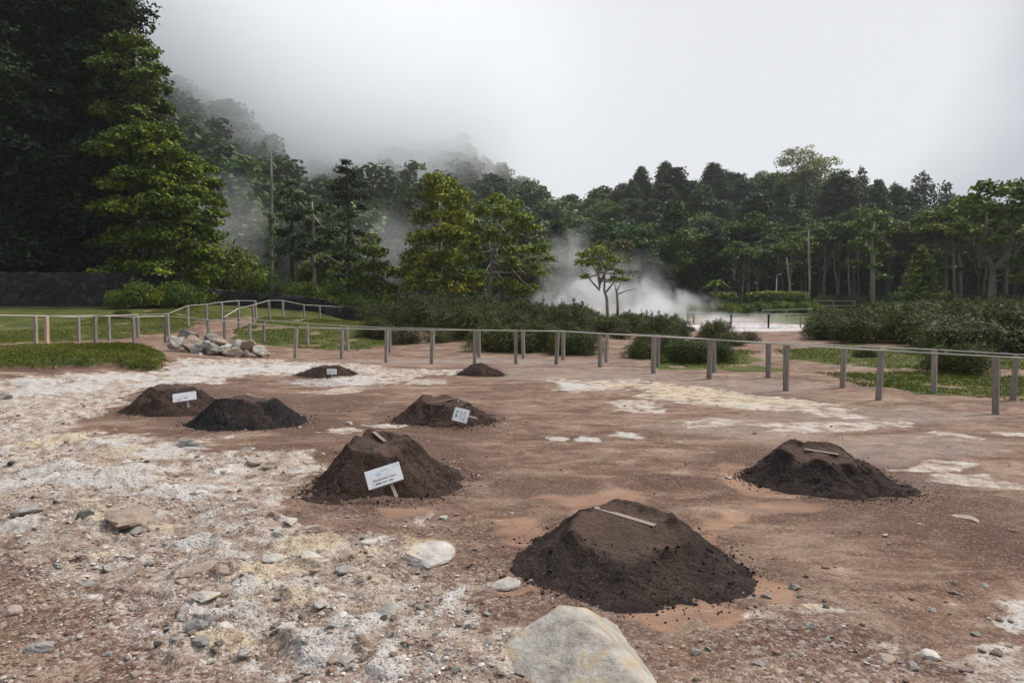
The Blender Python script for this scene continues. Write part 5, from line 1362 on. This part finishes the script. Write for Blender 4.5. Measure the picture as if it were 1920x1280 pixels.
# ------------------------------------------------------------------ wooden strips and signs
def surf(ob, x, y):
    """height of a mound under a point, by ray"""
    o = ob[0]; dg = bpy.context.evaluated_depsgraph_get()
    ok, loc, nrm, _ = o.ray_cast(Vector((x - ob[1], y - ob[2], 5)), Vector((0, 0, -1)))
    return (loc.z + o.location.z) if ok else 0.0
bpy.context.view_layer.update()
def hit(mo, px, py):
    """point where the line of sight through a photo point meets a mound"""
    o = mo[0]; r = ray(px, py); ok, loc, nrm, _ = o.ray_cast(Vector((0, 0, EYE)) - o.location, Vector(r))
    return np.array(loc + o.location) if ok else at_z(px, py, .1)
def strip(mo, a, b, w, label, name='wooden_strip', lift=.004):
    A, B_ = hit(mo, *a), hit(mo, *b); mid = (A + B_) / 2; d = B_ - A; L = np.linalg.norm(d)
    mb = MB(); mb.box((0, 0, 0), (L / 2, w / 2, .005))
    o = mb.build(name, M['strip']); bevel(o, .002)
    o.location = (mid[0], mid[1], mid[2] + lift)
    dv = Vector(d); yaw = math.atan2(dv.y, dv.x); pitch = -math.asin(dv.z / L)
    o.rotation_euler = (0, pitch, yaw)
    tag(o, label, 'wooden strip')
strip(MO[7], (1115, 952), (1228, 986), .05, 'bare wooden strip pressed into the nearest mound')
strip(MO[8], (1508, 846), (1572, 856), .035, 'wooden strip on top of the solitary dark mound', lift=.022)
strip(MO[3], (700, 810), (722, 828), .045, 'short wooden strip half buried on the tall brown mound')
strip(MO[4], (812, 755), (856, 747), .025, 'pale wooden strip on the mound with the sideways sign')
strip(MO[4], (858, 752), (876, 764), .025, 'dull wooden strip beside the pale one, above the sideways sign')
strip(MO[2], (456, 742), (468, 738), .05, 'little pale board end showing on the black mound')

def white_mat():
    m, n, l, b = newmat('white sign paint')
    t = n.new('ShaderNodeTexCoord'); f = noise(n, l, t.outputs['Object'], 14, 6, .7); g = noise(n, l, t.outputs['Object'], 60, 4, .7)
    c = ramp_(n, l, f, [(.3, (.52, .50, .47)), (.5, (.66, .66, .65)), (.7, (.74, .74, .74))])
    c = mixc(n, l, mth(n, l, 'MULTIPLY', thr(n, l, g, .62, .72), .5), c, (.35, .28, .22))
    l.new(c, b.inputs['Base Color']); b.inputs['Roughness'].default_value = .6
    return m
M['sign'] = white_mat()
def plain(name, c, r=.7):
    m, n, l, b = newmat(name); t = n.new('ShaderNodeTexCoord'); f = noise(n, l, t.outputs['Object'], 30, 3)
    l.new(mixc(n, l, f, tuple(x * .8 for x in c), tuple(min(1, x * 1.25) for x in c)), b.inputs['Base Color']); b.inputs['Roughness'].default_value = r; return m
M['ink'] = plain('faded dark lettering', (.10, .11, .13)); M['ink_grey'] = plain('faded grey lettering', (.30, .31, .32))
M['ink_blue'] = plain('faded blue mark', (.38, .52, .66)); M['ink_green'] = plain('faded green mark', (.14, .24, .20))
def text_mesh(s, size, mat, parent, loc, rot=0, name='lettering'):
    cu = bpy.data.curves.new(name, 'FONT'); cu.body = s; cu.size = size; cu.align_x = 'CENTER'; cu.align_y = 'CENTER'; cu.extrude = .0006
    to = bpy.data.objects.new(name, cu); COL.objects.link(to); bpy.context.view_layer.update()
    me = bpy.data.meshes.new_from_object(to.evaluated_get(bpy.context.evaluated_depsgraph_get())); bpy.data.objects.remove(to)
    o = bpy.data.objects.new(name, me); COL.objects.link(o); me.materials.clear(); me.materials.append(mat); o.parent = parent
    o.location = loc; o.rotation_euler = (0, 0, rot); return o
def sign(corners, D, stake, label, texts, marks=(), back=(0, 0), tilt=.5, th=.012):
    """board given by its centre pixel, width m, height m, roll; local frame: X along board, Y up the board, Z out of the face"""
    (px, py), w, h, roll = corners
    c = at_d(px, py, D)
    root = empty('sign', tuple(c), 0, label, 'sign', 'white signs stuck in the mounds')
    # face looks towards the viewer and up by tilt, rolled in its plane
    az = math.atan2(-c[0], c[1]) * .5
    Rm = Matrix.Rotation(az, 4, 'Z') @ Matrix.Rotation(math.pi / 2 - tilt, 4, 'X') @ Matrix.Rotation(roll, 4, 'Z')
    root.rotation_euler = Rm.to_euler()
    mb = MB(); mb.box((0, 0, 0), (w / 2, h / 2, th)); bd = mb.build('board', M['sign'], root); bevel(bd, .003)
    sl, sx, sw, sdir = stake        # length below, x offset, width, direction
    mb = MB()
    pr = np.array([(-sw / 2, h * .3), (sw / 2, h * .3), (sw / 2, -h / 2 - sl * .86), (0.1 * sw, -h / 2 - sl), (-sw * .2, -h / 2 - sl), (-sw / 2, -h / 2 - sl * .86)])
    ca, sa = math.cos(sdir), math.sin(sdir)
    pr = np.c_[pr[:, 0] * ca - pr[:, 1] * sa + sx, pr[:, 0] * sa + pr[:, 1] * ca]
    n = len(pr); V = np.vstack([np.c_[pr, np.full(n, -th - .001)], np.c_[pr, np.full(n, -th - .019)]])
    me = bpy.data.meshes.new('stake'); me.from_pydata([tuple(v) for v in V], [], [tuple(range(n))[::-1], tuple(range(n, 2 * n))] + [(i, (i + 1) % n, (i + 1) % n + n, i + n) for i in range(n)])
    me.materials.append(M['stake']); so = bpy.data.objects.new('stake', me); COL.objects.link(so); so.parent = root
    for (s, size, mat, x, y, r) in texts: text_mesh(s, size, M[mat], root, (x, y, th + .0012), r)
    for (mat, x, y, rx, ry, sd) in marks:
        rg = np.random.default_rng(sd); V = [(x, y, th + .0016)]; k = 14
        for i in range(k):
            a = i * 2 * math.pi / k; r = rg.uniform(.6, 1.2); V.append((x + math.cos(a) * rx * r, y + math.sin(a) * ry * r, th + .0016))
        me = bpy.data.meshes.new('emblem'); me.from_pydata(V, [], [(0, i + 1, (i + 1) % k + 1) for i in range(k)]); me.materials.append(M[mat])
        eo = bpy.data.objects.new('emblem', me); COL.objects.link(eo); eo.parent = root
    # two screws
    return root
sign(((720, 892), .305, .165, .30), 5.78, (.13, .03, .028, .12), 'large white sign with faded lettering leaning on the tall brown mound',
     [("Restaurante Tony's", .026, 'ink', .005, -.020, 0)], [('ink', -.06, -.054, .030, .007, 21), ('ink_grey', .0, -.053, .028, .006, 22), ('ink', .05, -.052, .024, .006, 23), ('ink_blue', -.045, .030, .025, .014, 1), ('ink_blue', .02, .05, .04, .006, 2), ('ink', -.13, .062, .004, .003, 3), ('ink', .13, .066, .004, .003, 4)], tilt=.55)
sign(((346, 744), .31, .13, .13), 9.75, (.10, .02, .026, .15), 'white peeling sign on the brown mound next to the black one', [], [('ink', -.07, -.035, .02, .008, 5), ('ink', .02, -.02, .025, .008, 6), ('ink_green', -.02, .01, .05, .03, 7)][0:2], tilt=.5)
sign(((864, 778.5), .185, .20, -1.83 + math.pi), 8.95, (.12, .02, .026, .0), 'squarish cream sign fallen sideways on its mound, green emblem on it',
     [], [('ink_grey', -.05, -.055, .022, .006, 24), ('ink_grey', .0, -.056, .022, .006, 25), ('ink_grey', .05, -.055, .022, .006, 26), ('ink_grey', -.045, -.035, .026, .005, 27), ('ink_grey', .03, -.036, .034, .005, 28), ('ink_grey', .0, -.002, .07, .006, 29), ('ink_green', -.02, .055, .028, .018, 8), ('ink_green', .035, .055, .018, .014, 9)], tilt=.45)
sign(((622, 696.5), .20, .12, -.03), 14.35, (.10, 0, .022, .0), 'tiny upright white sign in front of the low far mound', [], [], tilt=.15)

# ------------------------------------------------------------------ pool, lamp post, snags
def pool():
    m, n, l, b = newmat('milky hot water'); b.inputs['Base Color'].default_value = (.42, .47, .49, 1); b.inputs['Roughness'].default_value = .12
    t = n.new('ShaderNodeTexCoord'); bump(n, l, b, noise(n, l, t.outputs['Object'], 3, 4), .3, .05)
    c = np.array([x_at(1420, 37.0), 37.5]); k = 48; a = np.arange(k) * 2 * math.pi / k
    r = 1 + .12 * vn(np.cos(a) * 2, np.sin(a) * 2, 5)
    X, Y = np.cos(a) * 3.3 * r, np.sin(a) * 2.2 * r
    z = float(T(c[0], c[1])[0]) + .06
    V = np.vstack([np.c_[X, Y, np.zeros(k)], [[0, 0, 0]]]); Tr = np.c_[np.arange(k), (np.arange(k) + 1) % k, np.full(k, k)]
    o = mesh_np('pool_water', V, Tr, m, smooth=True); o.location = (c[0], c[1], z); tag(o, 'milky blue steaming hot spring pool', kind='structure')
    # pale sinter rim
    mb = MB()
    rm, n2, l2, b2 = newmat('pale sinter'); geo = n2.new('ShaderNodeNewGeometry'); f = noise(n2, l2, geo.outputs['Position'], 3, 6)
    l2.new(ramp_(n2, l2, f, [(.3, (.26, .19, .16)), (.5, (.42, .35, .31)), (.7, (.58, .54, .5))]), b2.inputs['Base Color']); bump(n2, l2, b2, f, .8, .1)
    for (rr, zz) in ((.96, -.03), (1.06, .09), (1.25, .10), (1.7, .03), (2.0, -.15)): mb.v.append(np.c_[X * rr, Y * rr, zz + .03 * vn(np.cos(a) * 6, np.sin(a) * 6, int(rr * 10))])
    V = np.concatenate(mb.v); Q = np.concatenate([np.c_[i * k + np.arange(k), i * k + (np.arange(k) + 1) % k, (i + 1) * k + (np.arange(k) + 1) % k, (i + 1) * k + np.arange(k)] for i in range(4)])
    o = mesh_np('pool_bank', V, Q, rm, smooth=True); o.location = (c[0], c[1], z); tag(o, 'pale pinkish sinter rim round the steaming pool', kind='structure')
pool()
def lamp_post():
    D = 70; x = x_at(1453, D); root = empty('lamp_post', (x, D, gz(x, D)), 0, 'slim grey lamp post behind the clipped hedge', 'lamp post')
    mb = MB(); mb.tube([(0, 0, -.2), (0, 0, 3.4)], [.07, .05], 8); mb.tube([(0, 0, 3.4), (.05, 0, 3.6), (.22, 0, 3.68)], [.045, .04, .035], 6); mb.build('pole', M['ink_grey'], root, True)
    mb = MB(); mb.box((.32, 0, 3.68), (.16, .09, .04)); o = mb.build('lamp_head', M['ink_grey'], root); bevel(o, .02)
lamp_post()
for i, (px, y1, D, r, lab) in enumerate([(1483, 483, 76, .13, 'leaning dead trunk right of the lamp post'), (1516, 432, 80, .17, 'tall pale dead trunk with broken stubs at the wood edge'), (1403, 455, 86, .09, 'thin pale dead trunk left in the dark wood'),
                                       (1590, 480, 82, .12, 'grey bare trunk among the dark trunks'), (1570, 470, 84, .1, 'leaning grey trunk inside the wood'), (1608, 470, 86, .1, 'upright grey trunk beside the pale trunked tree')]):
    x = x_at(px, D); z = gz(x, D); top = at_d(px - (8 if i in (0, 4) else 0), y1, D); root = empty('dead_tree', (x, D, z), 0, lab, 'dead tree')
    mb = MB(); q = top - np.array([x, D, z]); mb.tube([(0, 0, -.3), q * .35 + [.05, 0, 0], q * .7, q], [r, r * .85, r * .7, r * .35], 8)
    rg = np.random.default_rng(i)
    for _ in range(5):
        t_ = rg.uniform(.45, .95); a = rg.uniform(0, 6.28); mb.tube([q * t_, q * t_ + [math.cos(a) * .5, math.sin(a) * .5, .15]], [r * .3, .02], 4)
    mb.build('trunk', M['bark_pale' if i < 3 else 'bark_grey'], root, True)

# ------------------------------------------------------------------ air: haze, cloud, steam
def volume(name, shape_v, shape_f, label, color, dens_nodes, aniso=.2, step=1.0, const=None):
    m = bpy.data.materials.new(name); m.use_nodes = True; n, l = m.node_tree.nodes, m.node_tree.links
    n.remove(n['Principled BSDF']); v = n.new('ShaderNodeVolumePrincipled'); v.inputs['Color'].default_value = color; v.inputs['Anisotropy'].default_value = aniso
    l.new(v.outputs[0], n['Material Output'].inputs['Volume'])
    if const is not None: v.inputs['Density'].default_value = const
    else: l.new(dens_nodes(n, l), v.inputs['Density'])
    try: m.cycles.volume_step_rate = step
    except Exception: pass
    o = mesh_np(name, shape_v, shape_f, m); tag(o, label, None, kind='stuff'); return o
def boxv(x0, x1, y0, y1, z0, z1):
    V = [(x, y, z) for z in (z0, z1) for y in (y0, y1) for x in (x0, x1)]
    return np.array(V, float), np.array([(0, 2, 3, 1), (4, 5, 7, 6), (0, 1, 5, 4), (2, 6, 7, 3), (0, 4, 6, 2), (1, 3, 7, 5)])
V_, F_ = boxv(-640, 640, -60, 650, -4.5, 190)
volume('haze', V_, F_, 'thin pale haze filling the valley air', (.93, .95, .98, 1), None, .1, const=.00025)
def fogd(n, l):
    g = n.new('ShaderNodeNewGeometry'); s = n.new('ShaderNodeSeparateXYZ'); l.new(g.outputs['Position'], s.inputs[0])
    nz1 = noise(n, l, g.outputs['Position'], .018, 4, .55)
    # cloud base: higher at far left, lowest in the gully, rising again to the right
    base = mth(n, l, 'ADD', mth(n, l, 'MULTIPLY', thr(n, l, s.outputs[0], -62, -105), 38), 17.0)
    base = mth(n, l, 'ADD', base, mth(n, l, 'MULTIPLY', thr(n, l, s.outputs[0], -30, 5), 22.0))
    h = mth(n, l, 'SUBTRACT', s.outputs[2], base)
    h = mth(n, l, 'MULTIPLY_ADD', mth(n, l, 'SUBTRACT', nz1, .5), 34.0, h)
    d = thr(n, l, h, -6, 36)
    d = mth(n, l, 'MULTIPLY', d, mth(n, l, 'MULTIPLY_ADD', thr(n, l, h, 75, 20), .85, .15))
    d = mth(n, l, 'MULTIPLY', d, mth(n, l, 'POWER', thr(n, l, s.outputs[0], 75, -90), 1.7))
    d = mth(n, l, 'MULTIPLY', d, thr(n, l, s.outputs[1], 150, 215))
    return mth(n, l, 'MULTIPLY', d, .075)
V_, F_ = boxv(-260, 85, 145, 430, 16, 170)
volume('low_cloud', V_, F_, 'low grey cloud swallowing the top of the wooded ridge', (.955, .963, .975, 1), fogd, .3, .35)
def steam(name, cpos, rad, dens, label, seed, sc=.5, aniso=.0):
    V, Fc = ICO[3]; V = V * np.array(rad)
    def dn(n, l):
        t = n.new('ShaderNodeTexCoord'); mp = n.new('ShaderNodeMapping'); mp.inputs['Scale'].default_value = (1 / rad[0], 1 / rad[1], 1 / rad[2]); l.new(t.outputs['Object'], mp.inputs[0])
        ln = n.new('ShaderNodeVectorMath'); ln.operation = 'LENGTH'; l.new(mp.outputs[0], ln.inputs[0])
        mp2 = n.new('ShaderNodeMapping'); mp2.inputs['Location'].default_value = (seed, seed * 2, 0); l.new(t.outputs['Object'], mp2.inputs[0])
        f = noise(n, l, mp2.outputs[0], sc, 5, .6, .6)
        s = mth(n, l, 'ADD', mth(n, l, 'SUBTRACT', 1.0, ln.outputs['Value']), mth(n, l, 'MULTIPLY', mth(n, l, 'SUBTRACT', f, .5), 3.0))
        s = mth(n, l, 'MULTIPLY', thr(n, l, s, .1, 1.1), thr(n, l, ln.outputs['Value'], 1.0, .8))
        return mth(n, l, 'MULTIPLY', s, dens)
    o = volume(name, V, Fc, label, (.97, .975, .98, 1), dn, aniso, .35); o.location = cpos
def sc_pos(px, py, D): return tuple(at_d(px, py, D))
steam('steam', sc_pos(1130, 575, 47), (5.8, 3.5, 3.0), .42, 'white steam cloud billowing behind the small flat crowned tree', 1, .45)
steam('steam', sc_pos(1085, 520, 52), (4.0, 3.0, 4.6), .17, 'thin steam wisp rising left of the small flat crowned tree', 2, .4)
steam('steam', sc_pos(1240, 590, 48), (5.4, 3.0, 2.1), .5, 'low drifting steam right of the small flat crowned tree', 3, .5)
steam('steam', sc_pos(1370, 607, 42), (4.8, 2.5, .9), .40, 'low steam creeping over the hot pool', 4, .7)
steam('steam', sc_pos(1185, 535, 54), (4.2, 3.0, 3.4), .10, 'faint steam veil above the drifting steam', 5, .45)
steam('steam', sc_pos(455, 480, 88), (14, 9, 12), .032, 'grey steam drifting behind the dead pole', 6, .12)
steam('steam', sc_pos(735, 470, 75), (8, 7, 7.0), .035, 'thin steam behind the light green young tree', 7, .2)
